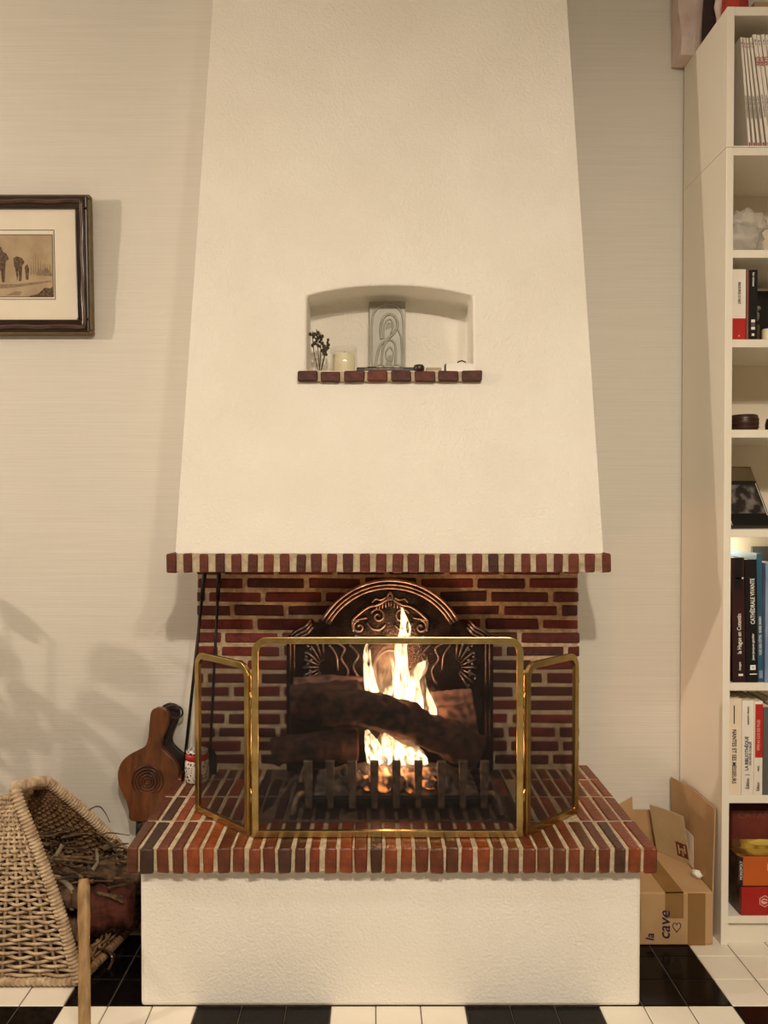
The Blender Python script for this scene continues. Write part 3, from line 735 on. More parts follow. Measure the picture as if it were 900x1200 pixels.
# candle in a glass
c = onz(403, 2.10); rg = .036
t = thing('glass_candle', c, 'cream candle in a clear glass tumbler in the niche', 'candle')
MB().lathe([(rg * .9, .001), (rg * .96, .003), (rg, .072), (rg - .0022, .072), (rg - .003, .008), (.002, .007)], c, 32).build('glass', 'clear_glass', t, smooth=True)
MB().lathe([(rg * .78, .0085), (rg * .8, .012), (rg * .8, .054), (rg * .72, .056), (.003, .055)], c, 32).build('wax', 'candle_wax', t, smooth=True)
MB().tube([c + Vector((0, 0, .053)), c + Vector((.001, 0, .064))], .0008, 6).build('wick', 'print_black', t)
# dried flowers
c = onz(374, 2.09)
t = thing('dried_flowers', c, 'small sprig of dark dried flowers at the left of the niche', 'dried flowers')
for k, (ax, hh) in enumerate(((366, 388), (371, 386), (376, 390), (384, 398), (381, 404))):
    q = P(ax, hh, 2.08 + .008 * (k % 3)); mbs = MB(); path = spline([c + Vector((jr(.002), jr(.002), 0)), c.lerp(q, .5) + Vector((jr(.006), jr(.006), 0)), q], 5)
    mbs.tube(path, .0011, 5); mbs.build('stem', 'dried_flower', t, smooth=True)
    mbs = MB()
    for i in range(13):
        p_ = path[-1].lerp(path[len(path) // 2], random.random() * .75) + Vector((jr(.006), jr(.006), jr(.006))); mbs.ball(p_, .0022 + random.random() * .0022, 6, (1, 1, 1.3))
    mbs.build('flower_head', 'dried_flower', t)
# flat dark tray / knife case, bowl of a pipe at its end
y = 2.05
o = thing('flat_case', onz(455, y), 'long thin flat black case lying in front of the plaque', 'case')
x0, x1 = P(418, 431, y).x, P(486, 431, y).x
MB().box(x0, x1, y - .012, y + .012, zs, zs + .0125).build('case_body', 'black_plastic', o, bevel=.003)
MB().box(x0 + .02, x1 - .03, y - .0128, y - .011, zs + .006, zs + .0095).build('trim_strip', 'grate_iron', o)
MB().box(x0 + .028, x0 + .05, y - .007, y + .007, zs + .0122, zs + .0145).build('clip', 'black_iron', o)
cc = onz(491, y - .006)
t = tag(MB().lathe([(.010, 0), (.0135, .004), (.014, .013), (.011, .0185), (.006, .0195)], cc, 18).build('trinket_pot', 'dark_bowl', smooth=True), 'tiny dark round pot at the end of the flat black case', 'pot')
y = 2.055
t = tag(MB().box(P(499, 431, y).x, P(517, 431, y).x, y - .012, y + .012, zs, zs + .0125).build('small_box', 'grey_card', bevel=.001), 'tiny greyish cardboard box between the dark pot and the white fronted box', 'box')
y = 2.045
t = thing('card_box', onz(539, y), 'small dark edged box with white front at the right of the niche', 'box')
x0, x1 = P(521.5, 430, y).x, P(556.5, 430, y).x
MB().box(x0, x1, y, y + .03, zs, zs + .0225).build('case', 'black_plastic', t, bevel=.0012)
MB().box(x0 + .003, x1 - .002, y - .0012, y, zs + .004, zs + .022).build('white_front', 'white_card', t)
MB().tube([P(536, 424.6, y + .008), P(541, 422.6, y + .008), P(546, 424.6, y + .008)], .0018, 6).build('clasp', 'black_plastic', t)

# ------------------------------------------------------------------ framed print on the left wall
fy = YW - .034
A = P(105.5, 228.5, fy); B = P(107.5, 391, fy)
fx1 = (A.x + B.x) / 2; fz1 = A.z; fz0 = B.z; fx0 = fx1 - .56
t = thing('framed_print', ((fx0 + fx1) / 2, YW, fz0), 'framed sepia print of figures and trees by water in dark wooden frame', 'picture')
fT = Matrix.Translation((0, YW, fz0)) @ Matrix.Rotation(R(2.2), 4, 'X') @ Matrix.Translation((0, -YW, -fz0))
def fbuild(mb, name, m, par, **k):
    mb.v = [tuple(fT @ Vector(q)) for q in mb.v]; return mb.build(name, m, par, **k)
fw = .043; fd = .032
def ring(mb, x0, x1, z0, z1, w_, y0, y1):
    for a in ((x0, x1, z1 - w_, z1), (x0, x1, z0, z0 + w_), (x0, x0 + w_, z0 + w_, z1 - w_), (x1 - w_, x1, z0 + w_, z1 - w_)): mb.box(a[0], a[1], y0, y1, a[2], a[3])
mb = MB(); ring(mb, fx0, fx1, fz0, fz1, .012, YW - .028, YW - .001); fbuild(mb, 'frame_side', 'frame_side', t, bevel=.003)
mb = MB(); ring(mb, fx0 + .007, fx1 - .007, fz0 + .007, fz1 - .005, fw - .008, YW - fd, YW - .012); fbuild(mb, 'frame', 'frame_wood', t, bevel=.004)
mb = MB(); q = []
i_ = .021
def wav(p0, p1):
    p0 = Vector(p0); p1 = Vector(p1); n = int((p1 - p0).length / .008); d_ = (p1 - p0).normalized(); nn = Vector((d_.z, 0, -d_.x))
    return [p0.lerp(p1, k / n) + nn * (.0013 * math.sin(k * .42)) for k in range(n)]
cs = [(fx0 + i_, YW - fd - .001, fz0 + i_), (fx1 - i_, YW - fd - .001, fz0 + i_), (fx1 - i_, YW - fd - .001, fz1 - i_), (fx0 + i_, YW - fd - .001, fz1 - i_)]
for k in range(4): q += wav(cs[k], cs[(k + 1) % 4])
mb.tube(q, .0062, 8, closed=True); fbuild(mb, 'wave_moulding', 'frame_wave', t, smooth=True)
ix0, ix1, iz0, iz1 = fx0 + fw - .004, fx1 - fw + .004, fz0 + fw - .004, fz1 - fw + .004
board = fbuild(MB().box(ix0, ix1, YW - .022, YW - .014, iz0, iz1), 'mat_board', 'mat_board', t)
pY = YW - .022
pr = P(62.5, 275.5, pY - .003); prb = P(63.5, 348, pY - .003)
px1 = (pr.x + prb.x) / 2; px0 = fx0 + (fx1 - px1); pz1, pz0 = pr.z, prb.z
printed = fbuild(MB().box(px0, px1, pY - .0008, pY, pz0, pz1), 'print', 'print_paper', t)
mb = MB(); ring(mb, px0 - .005, px1 + .005, pz0 - .007, pz1 + .013, .0017, pY - .0006, pY); ring(mb, px0, px1, pz0, pz1, .0016, pY - .0013, pY - .0008); fbuild(mb, 'border_line', 'ink_line', printed)
def blob(pts, m, name='drawing'):
    mb = MB(); q = [(px1 - (64 - a) * .00243, pz0 + (348 - b) * .00243) for a, b in pts]
    mb.add([Vector((max(a, px0), pY - .0012, b)) for a, b in q], [tuple(range(len(q)))]); fbuild(mb, name, m, printed)
for ox in (0, -38, -66):
    blob([(-3 + ox, 333), (-2 + ox, 314), (-6 + ox, 305), (-2 + ox, 299), (0 + ox, 292), (4 + ox, 290), (6 + ox, 296), (10 + ox, 298), (13 + ox, 304), (9 + ox, 307), (8 + ox, 318), (7 + ox, 331), (4 + ox, 331), (3 + ox, 318), (1 + ox, 318), (0 + ox, 333)], 'ink')
    blob([(18 + ox, 303), (22 + ox, 301), (28 + ox, 303), (31 + ox, 308), (28 + ox, 312), (27 + ox, 329), (24 + ox, 330), (24 + ox, 315), (22 + ox, 330), (20 + ox, 316), (18 + ox, 309)], 'ink')
    blob([(31 + ox, 313), (34 + ox, 310), (36 + ox, 315), (35 + ox, 328), (32 + ox, 328)], 'ink')
for k in range(9):
    xk = 38 + k * 2.7; hk = 12 + 14 * math.exp(-((xk - 44) / 5) ** 2)
    blob([(xk, 322), (xk + .3, 322 - hk), (xk + .7, 322 - hk), (xk + 1.1, 322)], 'ink_pale')
blob([(44, 323), (47, 315), (52, 317), (56, 314), (60, 318), (63, 322), (63, 324)], 'ink_pale')
blob([(-120, 334), (20, 333), (60, 329), (63, 330), (40, 334), (10, 338), (-120, 338)], 'ink_pale')
blob([(34, 347.5), (46, 344), (54, 337), (60, 338), (63, 336), (63.3, 347.5)], 'ink')
blob([(8, 346), (20, 341), (27, 342), (24, 346)], 'ink_pale')

# ------------------------------------------------------------------ bellows
by = 2.235
bell = thing('bellows', (P(165, 1000, by).x, by, 0), 'pear shaped wooden fireplace bellows with turned rings leaning on the wall', 'bellows')
outl = [(181, 832), (190, 834), (195, 842), (192, 856), (187, 868), (187, 878), (194, 886), (203, 894), (208, 905), (207, 918), (200, 932), (190, 944), (181, 954), (174, 962), (153, 962), (150, 950), (146, 938), (139, 924), (136, 910), (139, 897), (147, 888), (160, 881), (168, 876), (171, 864), (172, 848), (174, 836)]
po = [(k.x, k.y) for k in spline([Vector((a, b, 0)) for a, b in outl + outl[:1]], 3)[:-1]]
BT = lambda q: Vector(q)
def bfn(dx, sc_=1.0):
    def fn(a, b, s_):
        a2 = 172 + (a - 172) * sc_ + dx; b2 = 905 + (b - 905) * sc_
        return P(a2, b2, by) + Vector((s_ * .35, s_, 0)) - Vector((0, (1 - (b - 832) / 130) * -.03, 0))
    return fn
mb = MB(); mb.prism(po, bfn(0), 0, .011); mb.build('front_board', 'bellows_wood', bell, bevel=.002)
body = [p_ for p_ in po if p_[1] > 876]
mb = MB(); mb.prism(body, bfn(0, .97), .011, .048); mb.build('leather', 'dark_leather', bell)
mb = MB(); mb.prism(po, bfn(0), .048, .058); mb.build('back_board', 'dark_leather', bell, bevel=.002)
cen = bfn(0)(172, 917, -.001)
for k, rr in enumerate((.043, .034, .026, .017, .009)):
    mb = MB(); mb.tube([cen + Vector((rr * math.cos(2 * math.pi * i / 32), 0, rr * math.sin(2 * math.pi * i / 32))) for i in range(32)], .0024, 6, closed=True, up=(0, 1, 0)); mb.build('turned_ring', 'bellows_ring', bell, smooth=True)
nz = bfn(0)(163, 962, .028)
MB().tube([nz + Vector((0, 0, .004)), nz + Vector((-.006, 0, -.05)), nz + Vector((-.014, .004, -.12)), Vector((nz.x - .024, nz.y + .006, .002))], [.026, .022, .013, .009], 12).build('nozzle', 'black_iron', bell, smooth=True)
h0 = bfn(0)(190, 840, .02)
MB().tube(spline([h0 + Vector((-.012, 0, .012)), h0 + Vector((.012, 0, .02)), h0 + Vector((.034, 0, .012)), h0 + Vector((.038, 0, -.006)), h0 + Vector((.022, 0, -.016)), h0 + Vector((.006, 0, -.012))], 5), .0045, 8, flat=.6).build('strap', 'dark_leather', bell, smooth=True)

# ------------------------------------------------------------------ wicker log basket
bk = thing('log_basket', (-.9, 2.05, 0), 'wicker log basket with sloping open side full of kindling left of the hearth', 'basket')
def weave(name, A, B, C, D, nst, m, pitch=.0105, rw=.0036, rs=.0042, amp=.0045, wr=.16):
    """woven panel A-B (bottom) to D-C (top)"""
    A, B, C, D = map(Vector, (A, B, C, D)); nn = (B - A).cross(D - A).normalized()
    q = lambda u, v_: (A.lerp(B, u)).lerp(D.lerp(C, u), v_)
    mb = MB(); hgt = max((D - A).length, (C - B).length)
    for i in range(nst + 1): mb.tube([q(i / nst, 0), q(i / nst, 1)], rs, 6, mi=0)
    nr = int(hgt / pitch)
    for r in range(nr):
        v_ = (r + .5) / nr; path = []
        for k in range(nst * 4 + 1):
            u = k / (nst * 4); s_ = math.sin(math.pi * (u * nst + (r % 2)) + .0) if True else 0
            p_ = q(u, min(1, max(0, v_ + .0016 / hgt * math.sin(k * .9 + r * 2.1))))
            path.append(p_ + nn * (amp * math.cos(math.pi * (u * nst + (r % 2)))) )
        mb.tube(path, rw, 6)
    return mb.build(name, m, bk, smooth=True, kind='stuff')
nY = on_plane(60, 1156, 0).y; nB = P(92, 1149, nY); nB.z = .012; nA = Vector((-1.13, nY, .012)); nC = P(19, 932, nY + .02); nD = nC + Vector((-.034, 0, -.002))
fB = Vector((-.605, YW - .03, .012)); fA = Vector((-1.13, YW - .03, .012)); fC = P(57, 921, 2.085); fD = fC + Vector((-.034, 0, -.002))
weave('near_side_weave', nA, nB, nC, nD, 10, 'wicker', pitch=.0118, rw=.0037, rs=.0038, amp=.0055)
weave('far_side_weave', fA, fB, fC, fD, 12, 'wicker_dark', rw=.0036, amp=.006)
weave('back_weave', nA, fA, fD, nD, 10, 'wicker')
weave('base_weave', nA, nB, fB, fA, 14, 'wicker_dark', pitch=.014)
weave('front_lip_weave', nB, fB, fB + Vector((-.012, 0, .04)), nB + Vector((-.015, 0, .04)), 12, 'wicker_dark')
def wrapped(name, pts, r, m, pitch=.0088, sm=8):
    q = spline(pts, sm); L_ = sum((q[i + 1] - q[i]).length for i in range(len(q) - 1)); n = int(L_ / (pitch / 6)); path = []; acc = [0]
    for i in range(len(q) - 1): acc.append(acc[-1] + (q[i + 1] - q[i]).length)
    j = 0
    for i in range(n + 1):
        d_ = L_ * i / n
        while j < len(q) - 2 and acc[j + 1] < d_: j += 1
        path.append(q[j].lerp(q[j + 1], (d_ - acc[j]) / max(1e-9, acc[j + 1] - acc[j])))
    rad = [r * (.8 + .34 * abs(math.sin(math.pi * i / 6)) + .05 * noise.noise(Vector((i * .3, 0, 0)))) for i in range(n + 1)]
    return MB().tube(path, rad, 10).build(name, m, bk, smooth=True)
wrapped('wrapped_rim', [nB, Vector(nB).lerp(Vector(nC), .35) + Vector((.01, 0, 0)), Vector(nB).lerp(Vector(nC), .7) + Vector((.008, 0, 0)), Vector(nC) + Vector((0, 0, .005)), nC.lerp(fC, .25) + Vector((-.006, 0, .016)), nC.lerp(fC, .55) + Vector((-.006, 0, .017)), nC.lerp(fC, .86) + Vector((-.003, 0, .014)), fC + Vector((.008, 0, .003)), Vector(fC).lerp(Vector(fB), .3) + Vector((.012, 0, .01)), Vector(fC).lerp(Vector(fB), .65) + Vector((.01, 0, .005)), fB], .0128, 'wicker')
wrapped('base_border', [nA, nB], .010, 'wicker', pitch=.012)
wrapped('base_border', [Vector(nB) + Vector((.004, .01, 0)), nB.lerp(fB, .5) + Vector((.006, 0, .002)), fB], .010, 'wicker_dark', pitch=.012)

# kindling and logs in the basket
G = 'firewood in the log basket'
def twig(pts, r, label, m='twig', name='twig', r2=None):
    q = spline(pts, 6); o = MB().tube(q, [r + ((r2 if r2 else r * .4) - r) * i / (len(q) - 1) for i in range(len(q))], 7, jit=.3).build(name, m, smooth=True); return tag(o, label, 'twig', 'twigs in the log basket')
log('firewood_log', [(-.72, 1.985, .115), (-.67, 2.0, .115), (-.605, 2.02, .11)], (.052, .05), 'split_wood', 'reddish split log jutting from the basket toward the hearth', 'log', G, 3, cut='split_wood', jit=.5, n=14)
log('firewood_log', [(-.74, 2.07, .155), (-.67, 2.08, .15), (-.575, 2.10, .145)], (.034, .036), 'bark', 'dark log lying behind and above the reddish log', 'log', G, 8, cut='split_wood', jit=.4)
log('firewood_log', [(-.568, 2.06, .034), (-.572, 2.17, .036), (-.566, 2.28, .036)], (.033, .034), 'bark', 'dark log on the floor between basket and white plinth', 'log', G, 91, cut='cut_wood')
log('firewood_log', [(-.68, 2.22, .055), (-.65, 2.22, .055), (-.612, 2.22, .055)], (.052, .05), 'bark', 'dark log on the floor at the wall end of the basket', 'log', G, 77, cut='cut_wood')
log('firewood_log', [(-.74, 2.17, .115), (-.65, 2.17, .12), (-.57, 2.17, .125)], (.035, .04), 'bark', 'dark bark log at the back of the basket beside the hearth', 'log', G, 18, cut='cut_wood')
log('firewood_log', [(-1.0, 2.0, .06), (-.85, 2.0, .07), (-.74, 2.02, .06)], (.045, .045), 'bark', 'round bark log at the bottom of the basket', 'log', G, 28, cut='cut_wood')
log('firewood_log', [(-1.0, 2.12, .10), (-.85, 2.14, .10), (-.72, 2.15, .08)], (.05, .045), 'bark', 'thick bark log low at the back of the basket', 'log', G, 38, cut='cut_wood')
log('firewood_log', [(-.80, 1.985, .145), (-.745, 1.975, .155), (-.712, 1.965, .155)], (.022, .022), 'bark', 'short pale-ended log just behind the woven rim', 'log', G, 48, cut='cut_wood')
log('firewood_log', [(-.94, 2.05, .15), (-.83, 2.07, .15), (-.68, 2.13, .16)], (.03, .028), 'bark', 'dark log lying across the middle of the basket', 'log', G, 58, cut='cut_wood')
tag(MB().tube(spline([P(112, 1146, 1.95), P(122, 1142, 1.95), P(131, 1128, 1.95), P(132, 1118, 1.955), P(120, 1112, 1.97)], 6), [.014] * 6 + [.02] * 12 + [.015] * 7, 8, flat=.2, jit=.5).build('bark_piece', 'plastic_film', smooth=True), 'shiny curled brown scrap on the basket lip by the red log', 'bark')
twig([P(38, 1023, 2.02), P(52, 1013, 2.03), P(64, 1005, 2.05), P(73, 990, 2.06)], .008, 'grey crooked twig standing up among the kindling', 'bark_pale', r2=.005)
twig([P(55, 1026, 1.99), P(70, 1030, 1.98), P(82, 1040, 1.97), P(88, 1052, 1.96), P(84, 1066, 1.955)], .007, 'lichen grey twig bending down over the basket rim', 'bark_pale', r2=.006)
twig([P(108, 1020, 2.03), P(114, 1010, 2.05), P(113, 995, 2.08)], .006, 'pale broken twig upright at the middle of the heap', 'bark_pale', r2=.004)
twig([P(96, 958, 2.14), P(106, 948, 2.14), P(116, 945, 2.14), P(123, 952, 2.14), P(129, 964, 2.14)], .0024, 'thin curled twig arching above the far basket rim', r2=.001)
twig([P(112, 975, 2.14), P(125, 983, 2.14), P(135, 997, 2.14), P(146, 1003, 2.14)], .0026, 'thin twig drooping over the far rim toward the hearth', r2=.001)
twig([P(118, 978, 2.14), P(130, 976, 2.14), P(152, 979, 2.14)], .0024, 'thin straight twig pointing from the rim to the bellows', r2=.001)
twig([P(122, 992, 2.16), P(130, 990, 2.16), P(137, 985, 2.16)], .005, 'short forked twig end poking past the far rim', r2=.006)
for k in range(70):
    a = Vector((random.uniform(-.93, -.64), random.uniform(1.98, 2.2), 0)); a.z = .20 + random.uniform(-.02, .05) - max(0, (a.x + .80)) * .38
    ang = random.uniform(-.6, .6) + (math.pi if k % 2 else 0); L_ = random.uniform(.05, .11)
    d_ = Vector((math.cos(ang), math.sin(ang) * .6, random.uniform(-.15, .25))) * L_
    lim = lambda q: Vector((min(q.x, -.60), min(max(q.y, 1.94), 2.30 - .5 * q.z), q.z))
    twig([lim(a), lim(a + d_ * .5 + Vector((jr(.01), jr(.01), jr(.01)))), lim(a + d_)], random.uniform(.003, .0065), 'small brown twig in the kindling heap of the basket', random.choice(['twig', 'twig', 'bark']))

# upright wooden handle in front of the basket
hb = P(99, 1235, 1.66); hb.z = 0
t = thing('wooden_handle', hb, 'pale brown wooden tool handle standing upright in front of the basket', 'handle')
tp = P(97, 1030, 1.80)
q = [hb.lerp(tp, k / 20) for k in range(21)]; q = [Vector((P(98.5 - .002 * 0, 1100, p_.y).x, p_.y, p_.z)) for p_ in q]
wd = [.0142 if k > 15 else (.0142 - .0016 * math.cos((k - 11) * .5)) if k > 7 else .0135 for k in range(21)]; wd[20] = .011
MB().tube(q, wd, 12, flat=.7, up=(0, 1, 0)).build('shaft', 'handle_wood', t, smooth=True)
MB().box(q[0].x - .017, q[0].x + .017, q[0].y - .018, q[0].y + .018, .0, .012).build('butt', 'handle_wood', t, bevel=.004)

# ------------------------------------------------------------------ white bookcase with height extension
BXL = .888; BW = .40; BYF_, BYB = 2.0385, YW - .008; ZX = 2.02; ZT = 2.37; pt = .0185
bc = thing('bookcase', (BXL + BW / 2, 2.19, 0), 'tall white bookcase against the wall right of the fireplace', 'bookcase')
for x in (BXL, BXL + BW - pt): MB().box(x, x + pt, BYF_, BYB, 0, ZX).build('side_panel', 'laminate', bc, bevel=.0012)
shelf_z = []
for py in (292.5, 397.5, 503.5, 620.5, 800.5, 932.5): shelf_z.append(P(870, py, BYF_).z)
zbot = P(870, 1074, BYF_).z
for z in shelf_z: MB().box(BXL + pt, BXL + BW - pt, BYF_ + .002, BYB - .01, z - .020, z).build('shelf', 'laminate', bc, bevel=.001)
MB().box(BXL + pt, BXL + BW - pt, BYF_ + .001, BYB - .01, ZX - .020, ZX).build('top_panel', 'laminate', bc, bevel=.001)
MB().box(BXL + pt, BXL + BW - pt, BYF_ + .001, BYB - .01, zbot - .018, zbot).build('bottom_panel', 'laminate', bc, bevel=.001)
MB().box(BXL + pt, BXL + BW - pt, BYF_ + .014, BYF_ + .03, 0, zbot - .018).build('plinth', 'laminate', bc)
MB().box(BXL + pt, BXL + BW - pt, BYB - .01, BYB - .004, 0, ZX).build('back_panel', 'laminate_back', bc)
ex = thing('bookcase_extension', (BXL + BW / 2, 2.19, ZX), 'white height extension unit on top of the bookcase', 'bookcase')
for x in (BXL, BXL + BW - pt): MB().box(x, x + pt, BYF_, BYB, ZX + .001, ZT).build('side_panel', 'laminate', ex, bevel=.0012)
MB().box(BXL + pt, BXL + BW - pt, BYF_ + .001, BYB - .01, ZT - .022, ZT).build('top_panel', 'laminate', ex, bevel=.001)
MB().box(BXL + pt, BXL + BW - pt, BYF_ + .001, BYB - .01, ZX + .001, ZX + .004).build('bottom_panel', 'laminate', ex)
MB().box(BXL + pt, BXL + BW - pt, BYB - .01, BYB - .004, ZX + .001, ZT).build('back_panel', 'laminate_back', ex)
z1, z2, z3, z4, z5, z6 = shelf_z; ztop = ZX + .0045
xin = BXL + pt + .001

def book(x0, th, z0, hgt, y0, dep, m, label, group, lean_=0, prints=(), name='book'):
    """upright book, spine to the room; lean_ > 0 tips its top to the left"""
    t = thing(name, (x0 + th / 2, y0 + dep / 2, z0), label, 'book', group)
    X = Matrix.Translation((x0, y0, z0)) @ Matrix.Rotation(-lean_, 4, 'Y')
    c = .0018
    mb = MB(); mb.box(0, c, 0, dep, 0, hgt, X).box(th - c, th, 0, dep, 0, hgt, X).box(0, th, -.0012, c, 0, hgt, X); mb.build('cover', m, t)
    MB().box(c, th - c, c, dep - .004, .002, hgt - .003, X).build('pages', 'page_paper', t)
    for p_ in prints:
        if p_[0] == 'rect':
            _, a, b, c0, c1, pm = p_
            MB().box(th * a, th * b, -.0018, -.0011, hgt * c0, hgt * c1, X).build('panel', pm, t)
        else:
            _, body, size, u, v_, pm, up, *r = p_
            sgn = 1 if up else -1
            text(body, size, t, pm, lambda a, b: X @ Vector((th * u - sgn * b, -.0022, hgt * v_ + sgn * a)), name='title', bold=size * .018, sx=(r[0] if r else 1))
    return t
G = 'books on the bookcase'
# shelf of white books (below the black ones)
b1 = P(855.5, 931, BYF_ + .012)
yb = BYF_ + .006
bx = lambda px, Y=yb: P(px, 870, Y).x
hh = lambda ptop, z, Y=yb: P(870, ptop, Y).z - z
book(xin + .0005, bx(868.6) - xin - .0005, z6 + .0005, hh(819, z6), yb, .16, 'paper_cream', 'thick cream book with downward black lettering next to the bookcase side', G, prints=[('t', 'NANTES ET SES MESSIEURS', .0150, .38, .40, 'print_black', False, .78), ('rect', .34, .42, .74, .93, 'print_black')])
book(bx(869.0), bx(883.0) - bx(869.0), z6 + .0005, hh(821, z6), yb, .16, 'paper_white', 'white book with upward black lettering between the cream and red spined books', G, prints=[('t', 'LA BIBLIOTHÈQUE', .0125, .42, .44, 'print_black', True, .85), ('t', 'DES RÊVES OUBLIÉS', .007, .72, .44, 'print_black', True), ('t', 'auteurs réunis', .008, .5, .84, 'print_black', True), ('t', 'Édition', .012, .52, .12, 'print_black', True, .8), ('rect', .3, .7, .21, .216, 'print_black')])
book(bx(883.4), bx(893.4) - bx(883.4), z6 + .0005, hh(822, z6), yb, .155, 'paper_white', 'white book with a red upper spine panel', G, prints=[('rect', .12, 1.0, .40, .97, 'book_red'), ('t', 'VIVRE AU CLOS DES PAGES', .0105, .5, .64, 'print_pink', True, .62), ('t', 'Édition', .010, .5, .09, 'print_black', True, .8), ('t', 'récit', .008, .5, .28, 'print_black', True)])
book(bx(894.0), bx(908) - bx(894.0), z6 + .0005, hh(829, z6), yb, .16, 'book_grey', 'dark grey book right of the red spined one', G)
book(bx(908.6), bx(922) - bx(908.6), z6 + .0005, hh(826, z6), yb, .16, 'paper_cream', 'cream book right of the dark grey one at the frame edge', G)
# shelf of black art books
yb = BYF_ + .008
book(xin + .009, bx(873.5) - xin - .009, z5 + .0005, hh(654, z5), yb, .2, 'book_maroon', 'black and maroon book with white script nearest the bookcase side', G, lean_=.02, prints=[('rect', .25, .8, .75, 1.0, 'book_black'), ('rect', .3, .92, .83, .842, 'print_white'), ('t', 'la Hague en Cotentin', .0145, .55, .39, 'print_white', True, .82), ('t', 'images', .008, .55, .13, 'print_white', True), ('rect', .45, .8, .05, .067, 'print_white')])
book(bx(874.2), bx(888.0) - bx(874.2), z5 + .0005, hh(656, z5), yb, .2, 'book_black', 'black book with large white capitals between maroon and blue books', G, lean_=.02, prints=[('t', 'CATHÉDRALE VIVANTE', .0150, .62, .66, 'print_white', True, .74), ('t', 'jean-jacques gautier', .0085, .6, .29, 'print_white', True), ('rect', .35, .8, .10, .14, 'print_white'), ('t', 'S', .007, .57, .12, 'print_black', True), ('rect', .3, .9, .062, .07, 'print_white')])
book(bx(889.0), bx(895.0) - bx(889.0), z5 + .0005, hh(649, z5), yb + .004, .22, 'book_blue', 'tall thin blue book beside the black ones', G, lean_=.02, prints=[('t', 'VUES DES CÔTES · BORD MARIN', .0085, .5, .36, 'print_white', True, .8), ('rect', .2, .9, .03, .09, 'book_sky')])
book(bx(896.0), bx(912) - bx(896.0), z5 + .0005, hh(660, z5), yb, .2, 'book_sky', 'pale blue book with cloudy spine at the frame edge', G)
MB_ = MB().box(P(879, 640, 2.30).x, P(879, 640, 2.30).x + .2, 2.285, 2.295, z5, P(879, 640, 2.30).z)
tag(MB_.build('grey_board', 'book_grey'), 'plain grey board standing behind the blue books', 'board')
# photo book on display
zz = z4
t = thing('photo_book', P(878, 619, 2.09), 'black book with a black and white photograph leaning back on the shelf', 'book', G)
Xp = Matrix.Translation((P(857.5, 619, 2.075).x, 2.075, zz + .0095)) @ Matrix.Rotation(R(8), 4, 'Z') @ Matrix.Rotation(R(-32), 4, 'X')
MB().box(0, .115, 0, .016, 0, .185, Xp).build('cover', 'book_black', t, bevel=.001)
MB().box(.001, .114, -.0006, 0, .138, .184, Xp).build('title_band', 'olive_card', t)
MB().box(.006, .109, -.0009, 0, .036, .125, Xp).build('photograph', 'photo_dark', t)
for x in (.004, .1095): MB().box(x, x + .0014, -.0012, 0, .03, .13, Xp).build('white_line', 'print_white', t)
MB().box(.001, .002, -.0012, 0, .0, .16, Xp).build('white_edge', 'print_white', t)
# dark bowl
c = Vector((P(871.5, 503, 2.13).x, 2.13, z3 + .0005)); k = 2.13 / F
bowl = thing('turned_bowl', c, 'low round dark wooden bowl on the shelf', 'bowl')
MB().lathe([(.030, 0), (.034, .004), (.0365, .02), (.0365, .034), (.034, .044), (.032, .046), (.029, .042), (.028, .012), (.002, .010)], c, 28).build('body', 'dark_bowl', bowl, smooth=True)
for z in (.013, .024, .034): MB().tube([c + Vector((.0367 * math.cos(2 * math.pi * i / 28), .0367 * math.sin(2 * math.pi * i / 28), z)) for i in range(28)], .0012, 5, closed=True).build('groove_ring', 'bellows_ring', bowl, smooth=True)
c = Vector((P(905, 503, 2.12).x, 2.12, z3 + .0005))
tag(MB().lathe([(.014, 0), (.017, .004), (.018, .02), (.015, .034), (.013, .036), (.011, .03), (.010, .004)], c, 20).build('small_pot', 'dark_bowl', smooth=True), 'small dark pot right of the wooden bowl at the frame edge', 'pot')
# red / black books, bird and candle
yb = BYF_ + .006
book(xin + .0005, bx(869.8) - xin - .0005, z2 + .0005, hh(316, z2), yb, .13, 'paper_white', 'slim white book with a red lower spine', G, prints=[('rect', 0, 1, 0, .30, 'book_red'), ('t', 'RELIURES D\'ART', .009, .5, .66, 'print_black', False, .85), ('t', 'A', .006, .5, .05, 'print_white', True)])
book(bx(870.5), bx(873.2) - bx(870.5), z2 + .0005, hh(317, z2), yb, .13, 'book_brown', 'very thin brown book between white and black ones', G)
book(bx(873.6), bx(883.4) - bx(873.6), z2 + .0005, hh(316.5, z2), yb, .13, 'book_black', 'black book with small white squares low on its spine', G, prints=[('t', 'les oiseaux', .008, .5, .86, 'print_white', False), ('rect', .28, .72, .245, .285, 'print_white'), ('rect', .28, .72, .19, .235, 'book_grey'), ('rect', .28, .72, .14, .18, 'print_white'), ('rect', .35, .65, .05, .085, 'print_white')])
pf = thing('dark_picture', P(893, 398, 2.22), 'small black picture with pale top edge standing at the back of the shelf', 'picture')
xa = P(883.5, 370, 2.22).x
MB().box(xa, xa + .12, 2.22, 2.232, z2, P(890, 341, 2.22).z).build('panel', 'book_black', pf)
MB().box(xa - .002, xa + .122, 2.218, 2.234, P(890, 341, 2.22).z, P(890, 339, 2.22).z).build('frame', 'paper_white', pf)
bd = thing('bird_figure', P(886, 398, 2.12), 'small grey bird figurine beside the black book', 'figurine')
bb = P(886.5, 371, 2.12)
mb = MB(); mb.ball(bb, .011, 12, (.62, .8, 1.25)); mb.ball(P(888, 361.5, 2.12), .0072, 12, (1, 1, .9)); mb.build('body', 'bird_grey', bd, smooth=True)
MB().tube([P(884.8, 376, 2.121), P(883.5, 386, 2.122)], [.004, .0018], 8, flat=.5).build('tail', 'bird_grey', bd, smooth=True)
